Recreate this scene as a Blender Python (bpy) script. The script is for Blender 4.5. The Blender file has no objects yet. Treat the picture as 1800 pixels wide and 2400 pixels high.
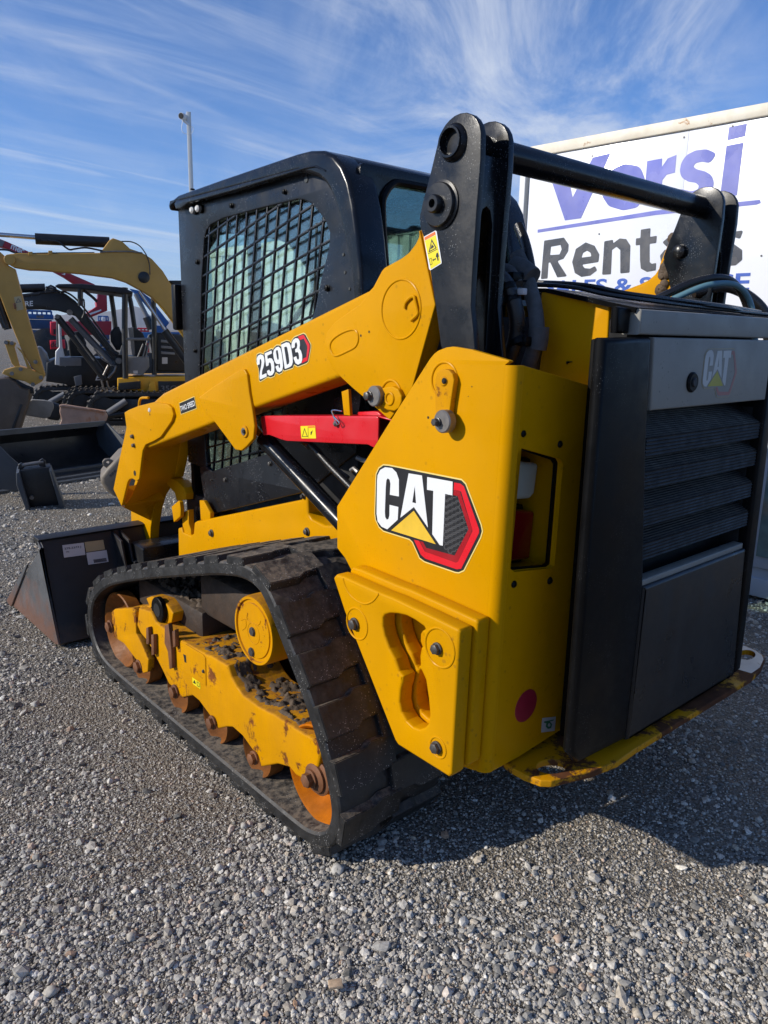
import bpy, bmesh, math, random
import numpy as np
from mathutils import Vector, Matrix
random.seed(7); np.random.seed(7)
S = bpy.context.scene
COL = S.collection

# ------------------------------------------------------------------ camera
F_PX = 1775.711
_l = np.array((-720., 750.)) - (900, 1200); _r = np.array((2950., 827.)) - (900, 1200)
_Fv = np.array([_l[0], _l[1], F_PX]); _Fv /= np.linalg.norm(_Fv)
_Xv = np.array([_r[0], _r[1], F_PX]); _Xv /= np.linalg.norm(_Xv)
_Zv = np.cross(_Xv, _Fv); _Zv /= np.linalg.norm(_Zv)
MW = np.stack([_Xv, _Fv, _Zv])            # machine axes: X to its right, Y forward, Z up
CAMP = np.array([0., 0., 1.5])
cd = bpy.data.cameras.new('camera'); cam = bpy.data.objects.new('camera', cd); COL.objects.link(cam)
cd.sensor_fit = 'VERTICAL'; cd.sensor_height = 36.0; cd.lens = F_PX / 2400 * 36
cd.clip_start = 0.05; cd.clip_end = 30000
R3 = Matrix([[MW[i, 0], -MW[i, 1], -MW[i, 2]] for i in range(3)])
cam.matrix_world = Matrix.Translation(CAMP) @ R3.to_4x4()
S.camera = cam

# ------------------------------------------------------------------ sky, sun, exposure
SUN_TO = Vector((-1.75, 0.85, 1.0)).normalized()
sun_el = math.asin(SUN_TO.z); sun_az = math.atan2(SUN_TO.x, SUN_TO.y)
W = bpy.data.worlds.new('World'); S.world = W; W.use_nodes = True
nt = W.node_tree; nt.nodes.clear(); N = nt.nodes.new; L = nt.links.new
wo = N('ShaderNodeOutputWorld'); bg = N('ShaderNodeBackground'); bg.inputs['Strength'].default_value = 0.112
sky = N('ShaderNodeTexSky'); sky.sky_type = 'NISHITA'; sky.sun_disc = False
sky.sun_elevation = sun_el; sky.sun_rotation = sun_az; sky.altitude = 1200; sky.air_density = 0.95
sky.dust_density = 0.35; sky.ozone_density = 2.2
tc = N('ShaderNodeTexCoord'); sep = N('ShaderNodeSeparateXYZ'); L(tc.outputs['Generated'], sep.inputs[0])
zc = N('ShaderNodeMath'); zc.operation = 'MAXIMUM'; zc.inputs[1].default_value = 0.0; L(sep.outputs['Z'], zc.inputs[0])
za = N('ShaderNodeMath'); za.operation = 'ADD'; za.inputs[1].default_value = 0.12; L(zc.outputs[0], za.inputs[0])
dv = N('ShaderNodeVectorMath'); dv.operation = 'DIVIDE'; L(tc.outputs['Generated'], dv.inputs[0])
cz = N('ShaderNodeCombineXYZ'); L(za.outputs[0], cz.inputs[0]); L(za.outputs[0], cz.inputs[1]); cz.inputs[2].default_value = 1
L(cz.outputs[0], dv.inputs[1])
def cloudlayer(rot, sc, nscale, lo, hi, detail=9, dist=0.6, loc=(0, 0, 0), rough=0.62):
    m0 = N('ShaderNodeMapping'); m0.inputs['Rotation'].default_value = (0, 0, math.radians(rot)); L(dv.outputs[0], m0.inputs[0])
    m = N('ShaderNodeMapping'); m.inputs['Scale'].default_value = sc; m.inputs['Location'].default_value = loc; L(m0.outputs[0], m.inputs[0])
    n = N('ShaderNodeTexNoise'); n.inputs['Scale'].default_value = nscale; n.inputs['Detail'].default_value = detail
    n.inputs['Roughness'].default_value = rough; n.inputs['Distortion'].default_value = dist; L(m.outputs[0], n.inputs['Vector'])
    r = N('ShaderNodeMapRange'); r.interpolation_type = 'SMOOTHSTEP'
    r.inputs['From Min'].default_value = lo; r.inputs['From Max'].default_value = hi; L(n.outputs['Fac'], r.inputs['Value'])
    return r.outputs[0]
def m2(op, a, b):
    n = N('ShaderNodeMath'); n.operation = op
    for i, v in enumerate((a, b)):
        if isinstance(v, (int, float)): n.inputs[i].default_value = v
        else: L(v, n.inputs[i])
    return n.outputs[0]
def near(x, y, a0, a1):
    """1 towards one part of the sky, falling to 0 (angles in degrees)"""
    d = ray_dir(x, y); dp = N('ShaderNodeVectorMath'); dp.operation = 'DOT_PRODUCT'; L(tc.outputs['Generated'], dp.inputs[0]); dp.inputs[1].default_value = tuple(d)
    r = N('ShaderNodeMapRange'); r.interpolation_type = 'SMOOTHSTEP'; r.inputs['From Min'].default_value = math.cos(math.radians(a1)); r.inputs['From Max'].default_value = math.cos(math.radians(a0)); L(dp.outputs['Value'], r.inputs['Value']); return r.outputs[0]
def ray_dir(x, y):
    d = MW @ np.array([x-900, y-1200, F_PX]); return d/np.linalg.norm(d)
streak = cloudlayer(-2, (0.36, 2.3, 1), 1.35, 0.47, 0.80, loc=(1.3, 0.4, 0), dist=.9, detail=7, rough=.58)
fine = cloudlayer(4, (0.35, 3.4, 1), 2.4, 0.42, 0.85, loc=(9.3, 3.4, 0), dist=.6)
wisp = cloudlayer(-40, (0.62, 1.25, 1), 1.5, 0.36, 0.78, dist=1.3, loc=(4.2, 2.1, 0), rough=.68)
broad = cloudlayer(0, (1, 1, 1), 0.62, 0.36, 0.62, detail=3, dist=0.3, loc=(2.6, 5.1, 0))
side = m2('MULTIPLY', m2('MAXIMUM', streak, m2('MULTIPLY', fine, .28)), m2('MAXIMUM', m2('MULTIPLY', near(120, 420, 6, 30), .56), m2('MULTIPLY', broad, .22)))
patch = m2('MULTIPLY', wisp, m2('MAXIMUM', m2('MULTIPLY', near(1220, 120, 2, 17), .70), m2('MULTIPLY', broad, .16)))
cl = m2('ADD', side, patch)
hz = N('ShaderNodeMapRange'); hz.inputs['From Min'].default_value = 0.0; hz.inputs['From Max'].default_value = 0.20
hz.inputs['To Min'].default_value = 0.60; hz.inputs['To Max'].default_value = 0.0; hz.interpolation_type = 'SMOOTHSTEP'; L(sep.outputs['Z'], hz.inputs['Value'])
thin = cloudlayer(-4, (0.22, 2.2, 1), 1.0, 0.25, 0.75, loc=(7.7, 0.2, 0))
cl = m2('ADD', cl, m2('MULTIPLY', m2('MULTIPLY', hz.outputs[0], thin), 0.9))
cl = m2('MINIMUM', cl, 0.75)
tint = N('ShaderNodeMix'); tint.data_type = 'RGBA'; tint.blend_type = 'MULTIPLY'; tint.inputs[0].default_value = 1.0
tint.inputs[7].default_value = (0.64, 1.0, 1.46, 1); L(sky.outputs[0], tint.inputs[6])
mx = N('ShaderNodeMix'); mx.data_type = 'RGBA'; L(cl, mx.inputs[0]); L(tint.outputs[2], mx.inputs[6]); mx.inputs[7].default_value = (7.6, 8.0, 8.6, 1)
L(mx.outputs[2], bg.inputs['Color']); L(bg.outputs[0], wo.inputs['Surface'])

sd = bpy.data.lights.new('sun', 'SUN'); sd.energy = 5.0; sd.angle = math.radians(0.53); sd.color = (1.0, 0.935, 0.83)
sun = bpy.data.objects.new('sun', sd); COL.objects.link(sun)
sun.rotation_euler = SUN_TO.to_track_quat('Z', 'Y').to_euler()
S.view_settings.view_transform = 'Standard'; S.view_settings.look = 'None'
S.view_settings.exposure = 0.0; S.view_settings.gamma = 1.0; S.view_settings.use_curve_mapping = False

# ------------------------------------------------------------------ helpers: photo pixel -> point on a real plane
ZM = dict(A=(0,500,500/1580),B=(380,320,700/1659),C=(950,220,850/1659),D=(0,900,600/1659),E=(200,1250,650/1659),F=(750,1050,700/1659),G=(1150,700,650/1659),H=(1150,1400,650/1659),
 a=(0,540,250/1659),b=(220,540,250/1382),c=(0,780,330/1659),d=(560,760,400/1659),e=(260,930,500/1659),f=(380,240,260/1659),g=(1150,560,350/1659),h=(840,1060,340/1659),
 t1=(180,1300,400/1659),t2=(560,1600,400/1659),t3=(1380,200,420/1659),u1=(800,1850,1000/1659),u2=(980,250,320/1089),u3=(1000,820,200/1659),u4=(780,1300,400/1580),
 v1=(1700,1100,100/632),v4=(560,780,200/1659),v5=(1600,780,200/1659),w1=(440,460,360/1659),w2=(260,1020,220/1570),w3=(1560,640,240/1659),P=(0,0,1))
def px(z, x, y):
    a, b, s = ZM[z]; return a + x * s, b + y * s
def ray(x, y):
    return MW @ np.array([x - 900, y - 1200, F_PX])
class Frame:
    """a plane with in-plane axes U, V and normal W (towards the viewer)"""
    def __init__(s, O, U, V):
        s.O = np.array(O, float); s.U = np.array(U, float); s.V = np.array(V, float); s.W = np.cross(s.U, s.V)
    def uv1(s, z, x, y):
        d = ray(*px(z, x, y)); t = ((s.O - CAMP) @ s.W) / (d @ s.W); p = CAMP + t * d - s.O
        return float(p @ s.U), float(p @ s.V)
    def uv(s, z, pts): return [s.uv1(z, *p) for p in pts]
    def p(s, u, v, t=0.): return s.O + s.U * u + s.V * v + s.W * t
    def at(s, z, x, y, t=0.):
        u, v = s.uv1(z, x, y); return s.p(u, v, t)
    def off(s, t): return Frame(s.O + s.W * t, s.U, s.V)
def FX(x): return Frame((x, 0, 0), (0, -1, 0), (0, 0, 1))
def FY(y): return Frame((0, y, 0), (1, 0, 0), (0, 0, 1))
def FZ(z): return Frame((0, 0, z), (1, 0, 0), (0, 1, 0))
def view_frame(x, dist):
    d = ray(x, 780); h = np.array([d[0], d[1], 0]); h /= np.linalg.norm(h)
    o = CAMP + h * dist; o[2] = 0
    return Frame(o, (h[1], -h[0], 0), (0, 0, 1))

def fillet(poly, r, n=4):
    if r <= 0: return list(poly)
    out = []; m = len(poly)
    for i in range(m):
        p0 = Vector(poly[i - 1]); p1 = Vector(poly[i]); p2 = Vector(poly[(i + 1) % m])
        a = p0 - p1; b = p2 - p1; la, lb = a.length, b.length
        if la < 1e-6 or lb < 1e-6: continue
        c = max(-1, min(1, a.dot(b) / la / lb)); ang = math.acos(c)
        if ang > math.radians(172) : out.append(tuple(p1)); continue
        d = min(r / max(math.tan(ang / 2), 1e-4), la * .45, lb * .45)
        q0 = p1 + a / la * d; q2 = p1 + b / lb * d
        for k in range(n + 1):
            t = k / n; out.append(tuple(q0 * (1 - t) ** 2 + p1 * 2 * t * (1 - t) + q2 * t * t))
    return out
def smooth_closed(pts, n):
    """closed Catmull-Rom, n samples evenly spaced"""
    P = np.array(pts, float); m = len(P); o = []
    for i in range(m):
        a, b, c, d = P[i - 1], P[i], P[(i + 1) % m], P[(i + 2) % m]
        for k in range(12):
            t = k / 12; o.append(.5 * (2*b + (c-a)*t + (2*a-5*b+4*c-d)*t*t + (3*b-a-3*c+d)*t**3))
    o = np.array(o + [o[0]]); s = np.r_[0, np.cumsum(np.linalg.norm(np.diff(o, axis=0), axis=1))]
    q = np.linspace(0, s[-1], n, endpoint=False)
    return np.stack([np.interp(q, s, o[:, k]) for k in range(o.shape[1])], 1), s[-1]
def smooth_open(pts, n):
    P = [np.array(p, float) for p in pts]; P = [2*P[0]-P[1]] + P + [2*P[-1]-P[-2]]; o = []
    for i in range(1, len(P) - 2):
        a, b, c, d = P[i-1], P[i], P[i+1], P[i+2]
        for k in range(n):
            t = k / n; o.append(.5 * (2*b + (c-a)*t + (2*a-5*b+4*c-d)*t*t + (3*b-a-3*c+d)*t**3))
    o.append(P[-2]); return o

class MB:
    def __init__(s): s.v = []; s.f = []
    def add(s, V, F):
        k = len(s.v); s.v += [tuple(map(float, p)) for p in V]; s.f += [tuple(i + k for i in f) for f in F]; return s
    def mesh(s, name):
        m = bpy.data.meshes.new(name); m.from_pydata(s.v, [], s.f); return m
    def prism(s, fr, poly, t0, t1, holes=(), bevel=0., rnd=0., offset=0., res=2):
        """outline (frame uv) extruded along the frame normal from t0 to t1, with rounded edges"""
        cu = bpy.data.curves.new('tmp', 'CURVE'); cu.dimensions = '2D'; cu.fill_mode = 'BOTH'
        th = t1 - t0; b = min(bevel, th * .49)
        cu.extrude = max(th / 2 - b, 0); cu.bevel_depth = b; cu.bevel_resolution = res; cu.offset = offset - b
        for k, lp in enumerate([poly] + list(holes)):
            q = fillet(lp, rnd if k == 0 else rnd * .6)
            ar = sum(q[i-1][0]*q[i][1] - q[i][0]*q[i-1][1] for i in range(len(q)))
            if (ar < 0) == (k == 0): q = q[::-1]
            sp = cu.splines.new('POLY'); sp.points.add(len(q) - 1); sp.use_cyclic_u = True
            for i, (u, v) in enumerate(q): sp.points[i].co = (u, v, 0, 1)
        ob = bpy.data.objects.new('tmp', cu); m = bpy.data.meshes.new_from_object(ob)
        mid = (t0 + t1) / 2
        s.add([fr.p(v.co.x, v.co.y, v.co.z + mid) for v in m.vertices], [tuple(p.vertices) for p in m.polygons])
        bpy.data.objects.remove(ob); bpy.data.curves.remove(cu); bpy.data.meshes.remove(m); return s
    def box(s, x0, x1, y0, y1, z0, z1, bevel=0., fr=None):
        bm = bmesh.new(); bmesh.ops.create_cube(bm, size=1)
        for v in bm.verts:
            v.co = ((x0+x1)/2 + v.co.x*(x1-x0), (y0+y1)/2 + v.co.y*(y1-y0), (z0+z1)/2 + v.co.z*(z1-z0))
        if bevel: bmesh.ops.bevel(bm, geom=bm.edges[:], offset=bevel, segments=2, profile=.5, affect='EDGES')
        bm.verts.index_update()
        V = [v.co[:] for v in bm.verts]
        if fr is not None: V = [fr.p(*q) for q in V]
        s.add(V, [[v.index for v in f.verts] for f in bm.faces]); bm.free(); return s
    def tube(s, pts, r, seg=10, caps=True, closed=False):
        P = [Vector(p) for p in pts]; n = len(P); rr = r if hasattr(r, '__len__') else [r] * n
        V = []; F = []; up = None
        for i in range(n):
            a = P[i - 1] if (i > 0 or closed) else P[i]; b = P[(i + 1) % n] if (i < n - 1 or closed) else P[i]
            t = (b - a)
            if t.length < 1e-9: t = Vector((0, 0, 1))
            t.normalize()
            if up is None:
                up = t.orthogonal().normalized()
            else:
                up = (up - t * up.dot(t)); up = up.normalized() if up.length > 1e-6 else t.orthogonal().normalized()
            w = t.cross(up)
            for k in range(seg):
                g = 2 * math.pi * k / seg; V.append(P[i] + (up * math.cos(g) + w * math.sin(g)) * rr[i])
        m = n if closed else n - 1
        for i in range(m):
            for k in range(seg):
                j = (i + 1) % n; F.append((i*seg+k, i*seg+(k+1) % seg, j*seg+(k+1) % seg, j*seg+k))
        if caps and not closed:
            F.append(tuple(range(seg))[::-1]); F.append(tuple((n-1)*seg + k for k in range(seg)))
        return s.add(V, F)
    def lathe(s, O, axis, prof, seg=32, caps=True):
        """profile [(radius, height along axis)]"""
        O = Vector(O); ax = Vector(axis).normalized(); u = ax.orthogonal().normalized(); w = ax.cross(u); V = []; F = []; n = len(prof)
        for r, h in prof:
            for k in range(seg):
                g = 2*math.pi*k/seg; V.append(O + ax*h + (u*math.cos(g) + w*math.sin(g))*r)
        for i in range(n - 1):
            for k in range(seg): F.append((i*seg+k, i*seg+(k+1) % seg, (i+1)*seg+(k+1) % seg, (i+1)*seg+k))
        if caps: F.append(tuple(range(seg))[::-1]); F.append(tuple((n-1)*seg+k for k in range(seg)))
        return s.add(V, F)
    def hexbolt(s, O, axis, r, h, washer=1.6):
        O = Vector(O); ax = Vector(axis).normalized()
        s.lathe(O, axis, [(r*washer, 0), (r*washer, h*.28), (r*washer*.9, h*.32)], 18)
        s.lathe(O + ax*h*.3, axis, [(r*1.1, 0), (r*1.1, h*.6), (r*.85, h*.7)], 6); return s
def cleanup_mesh(m, ang=38):
    bm = bmesh.new(); bm.from_mesh(m); bmesh.ops.remove_doubles(bm, verts=bm.verts, dist=1e-5)
    bmesh.ops.recalc_face_normals(bm, faces=bm.faces); bm.to_mesh(m); bm.free()
    for p in m.polygons: p.use_smooth = True
    m.set_sharp_from_angle(angle=math.radians(ang))
def root_loc(o):
    while o.parent: o = o.parent
    return o.location.copy()
def empty(name, loc, label, cat, group=None):
    o = bpy.data.objects.new(name, None); COL.objects.link(o); o.location = loc; o.empty_display_size = .2
    o['label'] = label; o['category'] = cat
    if group: o['group'] = group
    return o
def obj(name, mb, mat, parent=None, label=None, ang=38, kind=None, clean=True):
    m = mb.mesh(name)
    if parent is not None: m.transform(Matrix.Translation(-root_loc(parent)))
    if clean: cleanup_mesh(m, ang)
    m.materials.append(mat); o = bpy.data.objects.new(name, m); COL.objects.link(o)
    if parent is not None: o.parent = parent
    if label: o['label'] = label
    if kind: o['kind'] = kind
    return o
def thing(name, mb, mat, label, cat, group=None):
    o = obj(name, mb, mat); o['label'] = label; o['category'] = cat
    if group: o['group'] = group
    return o
def mirror(o, parent, xc, name=None):
    m = o.data.copy(); lx = root_loc(o).x
    m.transform(Matrix.Diagonal((-1, 1, 1, 1))); m.transform(Matrix.Translation((2*(xc-lx), 0, 0))); m.flip_normals()
    c = bpy.data.objects.new(name or o.name.split('.')[0], m); COL.objects.link(c); c.parent = parent
    return c
def text_mesh(fr, s, quad, t, bold=0., th=.0006):
    """built-in font text fitted to a quad of frame points (bl, br, tr, tl)"""
    cu = bpy.data.curves.new('tmp', 'FONT'); cu.body = s; cu.offset = bold; cu.extrude = .01; cu.resolution_u = 4; cu.fill_mode = 'BOTH'
    ob = bpy.data.objects.new('tmp', cu); m = bpy.data.meshes.new_from_object(ob)
    X = [v.co.x for v in m.vertices]; Y = [v.co.y for v in m.vertices]
    x0, x1, y0, y1 = min(X), max(X), min(Y), max(Y); q = [np.array(p) for p in quad]; V = []
    for v in m.vertices:
        a = (v.co.x-x0)/(x1-x0); b = (v.co.y-y0)/(y1-y0)
        w = q[0]*(1-a)*(1-b) + q[1]*a*(1-b) + q[2]*a*b + q[3]*(1-a)*b
        V.append(fr.p(w[0], w[1], t + (th if v.co.z > 0 else 0)))
    mb = MB(); mb.add(V, [tuple(p.vertices) for p in m.polygons])
    bpy.data.objects.remove(ob); bpy.data.curves.remove(cu); bpy.data.meshes.remove(m); return mb

# ------------------------------------------------------------------ materials
def lin(r, g, b):
    f = lambda c: (c/255/12.92) if c/255 <= .04045 else ((c/255+.055)/1.055)**2.4
    return (f(r), f(g), f(b))
def mat(name, col, rough=.5, metal=0., spec=.5, var=.12, vscale=5., dust=0., dcol=(.22, .19, .15), dscale=3., up=0., ucol=None,
        rust=0., rcol=(.10, .035, .012), rscale=14., low=None, bump=0., bscale=90., specks=0., scol=(.35, .35, .35), sscale=160., coat=0., rvar=.12, streak=False):
    m = bpy.data.materials.new(name); m.use_nodes = True; t = m.node_tree; t.nodes.clear()
    N = t.nodes.new; L = t.links.new
    out = N('ShaderNodeOutputMaterial'); b = N('ShaderNodeBsdfPrincipled'); L(b.outputs[0], out.inputs[0])
    b.inputs['Metallic'].default_value = metal; b.inputs['Specular IOR Level'].default_value = spec
    if coat: b.inputs['Coat Weight'].default_value = coat; b.inputs['Coat Roughness'].default_value = .12
    tc = N('ShaderNodeTexCoord')
    def noise(sc, det=6, r=.6, d=0., src=None):
        n = N('ShaderNodeTexNoise'); n.inputs['Scale'].default_value = sc; n.inputs['Detail'].default_value = det
        n.inputs['Roughness'].default_value = r; n.inputs['Distortion'].default_value = d; L(src or tc.outputs['Object'], n.inputs['Vector']); return n.outputs['Fac']
    def rng(v, a, c, lo=0., hi=1.):
        n = N('ShaderNodeMapRange'); n.inputs['From Min'].default_value = a; n.inputs['From Max'].default_value = c
        n.inputs['To Min'].default_value = lo; n.inputs['To Max'].default_value = hi; L(v, n.inputs['Value']); return n.outputs[0]
    def mixc(f, a, c, bt='MIX'):
        n = N('ShaderNodeMix'); n.data_type = 'RGBA'; n.blend_type = bt
        for i, v in ((0, f), (6, a), (7, c)):
            if isinstance(v, (tuple, list)): n.inputs[i].default_value = tuple(v) + ((1,) if len(v) == 3 else ())
            elif isinstance(v, (int, float)): n.inputs[i].default_value = v
            else: L(v, n.inputs[i])
        return n.outputs[2]
    def mth(op, a, c):
        n = N('ShaderNodeMath'); n.operation = op; n.use_clamp = op in ('ADD', 'MULTIPLY')
        for i, v in enumerate((a, c)):
            if isinstance(v, (int, float)): n.inputs[i].default_value = v
            else: L(v, n.inputs[i])
        return n.outputs[0]
    nv = noise(vscale, 5)
    c = mixc(rng(nv, .3, .7), tuple(x*(1-var) for x in col), tuple(min(1, x*(1+var)) for x in col))
    ro = rng(noise(vscale*2.3, 4), .3, .7, max(.03, rough-rvar), min(1, rough+rvar))
    if dust or up:
        src = tc.outputs['Object']; dc = dcol
        if streak:
            mp = N('ShaderNodeMapping'); mp.inputs['Scale'].default_value = (1, 1, .12); L(src, mp.inputs[0]); src = mp.outputs[0]
        nd = noise(dscale, 8, .7, .4, src); f = rng(nd, .42, .78, 0, dust) if dust else None
        if up:
            g = N('ShaderNodeNewGeometry'); sp = N('ShaderNodeSeparateXYZ'); L(g.outputs['Normal'], sp.inputs[0])
            fu = mth('MULTIPLY', rng(sp.outputs['Z'], .35, .9), rng(noise(dscale*4, 9, .72), .52-.3*up, .60, 0, 1))
            if ucol: dc = mixc(fu, dcol, ucol)
            f = mth('ADD', f, fu) if f is not None else fu
        c = mixc(f, c, dc); ro2 = N('ShaderNodeMix'); L(f, ro2.inputs[0]); L(ro, ro2.inputs[2]); ro2.inputs[3].default_value = .9; ro = ro2.outputs[0]
    if specks:
        v = N('ShaderNodeTexVoronoi'); v.inputs['Scale'].default_value = sscale; L(tc.outputs['Object'], v.inputs['Vector'])
        f = mth('MULTIPLY', rng(v.outputs['Distance'], .22, .12, 0, 1), rng(noise(9, 3), .5, .62, 0, specks))
        c = mixc(f, c, scol)
    if rust:
        nr = noise(rscale, 10, .72, .3); f = rng(nr, .70-.28*rust, .745-.28*rust)
        c = mixc(f, c, mixc(rng(noise(rscale*3, 4), .3, .7), rcol, tuple(x*2.1 for x in rcol)))
        r3 = N('ShaderNodeMix'); L(f, r3.inputs[0]); L(ro, r3.inputs[2]); r3.inputs[3].default_value = .85; ro = r3.outputs[0]
        if metal == 0 and False: pass
    if low:
        z0, z1, lc_ = low; sz = N('ShaderNodeSeparateXYZ'); L(tc.outputs['Object'], sz.inputs[0])
        zz = mth('SUBTRACT', sz.outputs['Z'], rng(noise(9, 8, .7), .3, .7, -.12, .12)); c = mixc(rng(zz, z1, z0, 0, .9), c, lc_)
    L(c, b.inputs['Base Color']); L(ro, b.inputs['Roughness'])
    if bump:
        bp = N('ShaderNodeBump'); bp.inputs['Strength'].default_value = bump; bp.inputs['Distance'].default_value = .004
        L(noise(bscale, 6, .65), bp.inputs['Height']); L(bp.outputs[0], b.inputs['Normal'])
    return m
def glass(name, tintc, refl=1.0, dirt=.05):
    m = bpy.data.materials.new(name); m.use_nodes = True; t = m.node_tree; t.nodes.clear(); N = t.nodes.new; L = t.links.new
    out = N('ShaderNodeOutputMaterial'); tr = N('ShaderNodeBsdfTransparent'); tr.inputs[0].default_value = (*tintc, 1)
    gl = N('ShaderNodeBsdfGlossy'); gl.inputs['Roughness'].default_value = .02; fr = N('ShaderNodeFresnel'); fr.inputs[0].default_value = 1.5
    k = N('ShaderNodeMath'); k.operation = 'MULTIPLY'; k.inputs[1].default_value = refl; L(fr.outputs[0], k.inputs[0])
    mx = N('ShaderNodeMixShader'); L(k.outputs[0], mx.inputs[0]); L(tr.outputs[0], mx.inputs[1]); L(gl.outputs[0], mx.inputs[2])
    df = N('ShaderNodeBsdfDiffuse'); df.inputs[0].default_value = (.45, .47, .45, 1)
    tc = N('ShaderNodeTexCoord'); n = N('ShaderNodeTexNoise'); n.inputs['Scale'].default_value = 30; n.inputs['Detail'].default_value = 8; L(tc.outputs['Object'], n.inputs['Vector'])
    r = N('ShaderNodeMapRange'); r.inputs['From Min'].default_value = .4; r.inputs['From Max'].default_value = .8; r.inputs['To Max'].default_value = dirt * 3; L(n.outputs[0], r.inputs[0])
    m3 = N('ShaderNodeMixShader'); L(r.outputs[0], m3.inputs[0]); L(mx.outputs[0], m3.inputs[1]); L(df.outputs[0], m3.inputs[2]); L(m3.outputs[0], out.inputs[0]); return m

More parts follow.
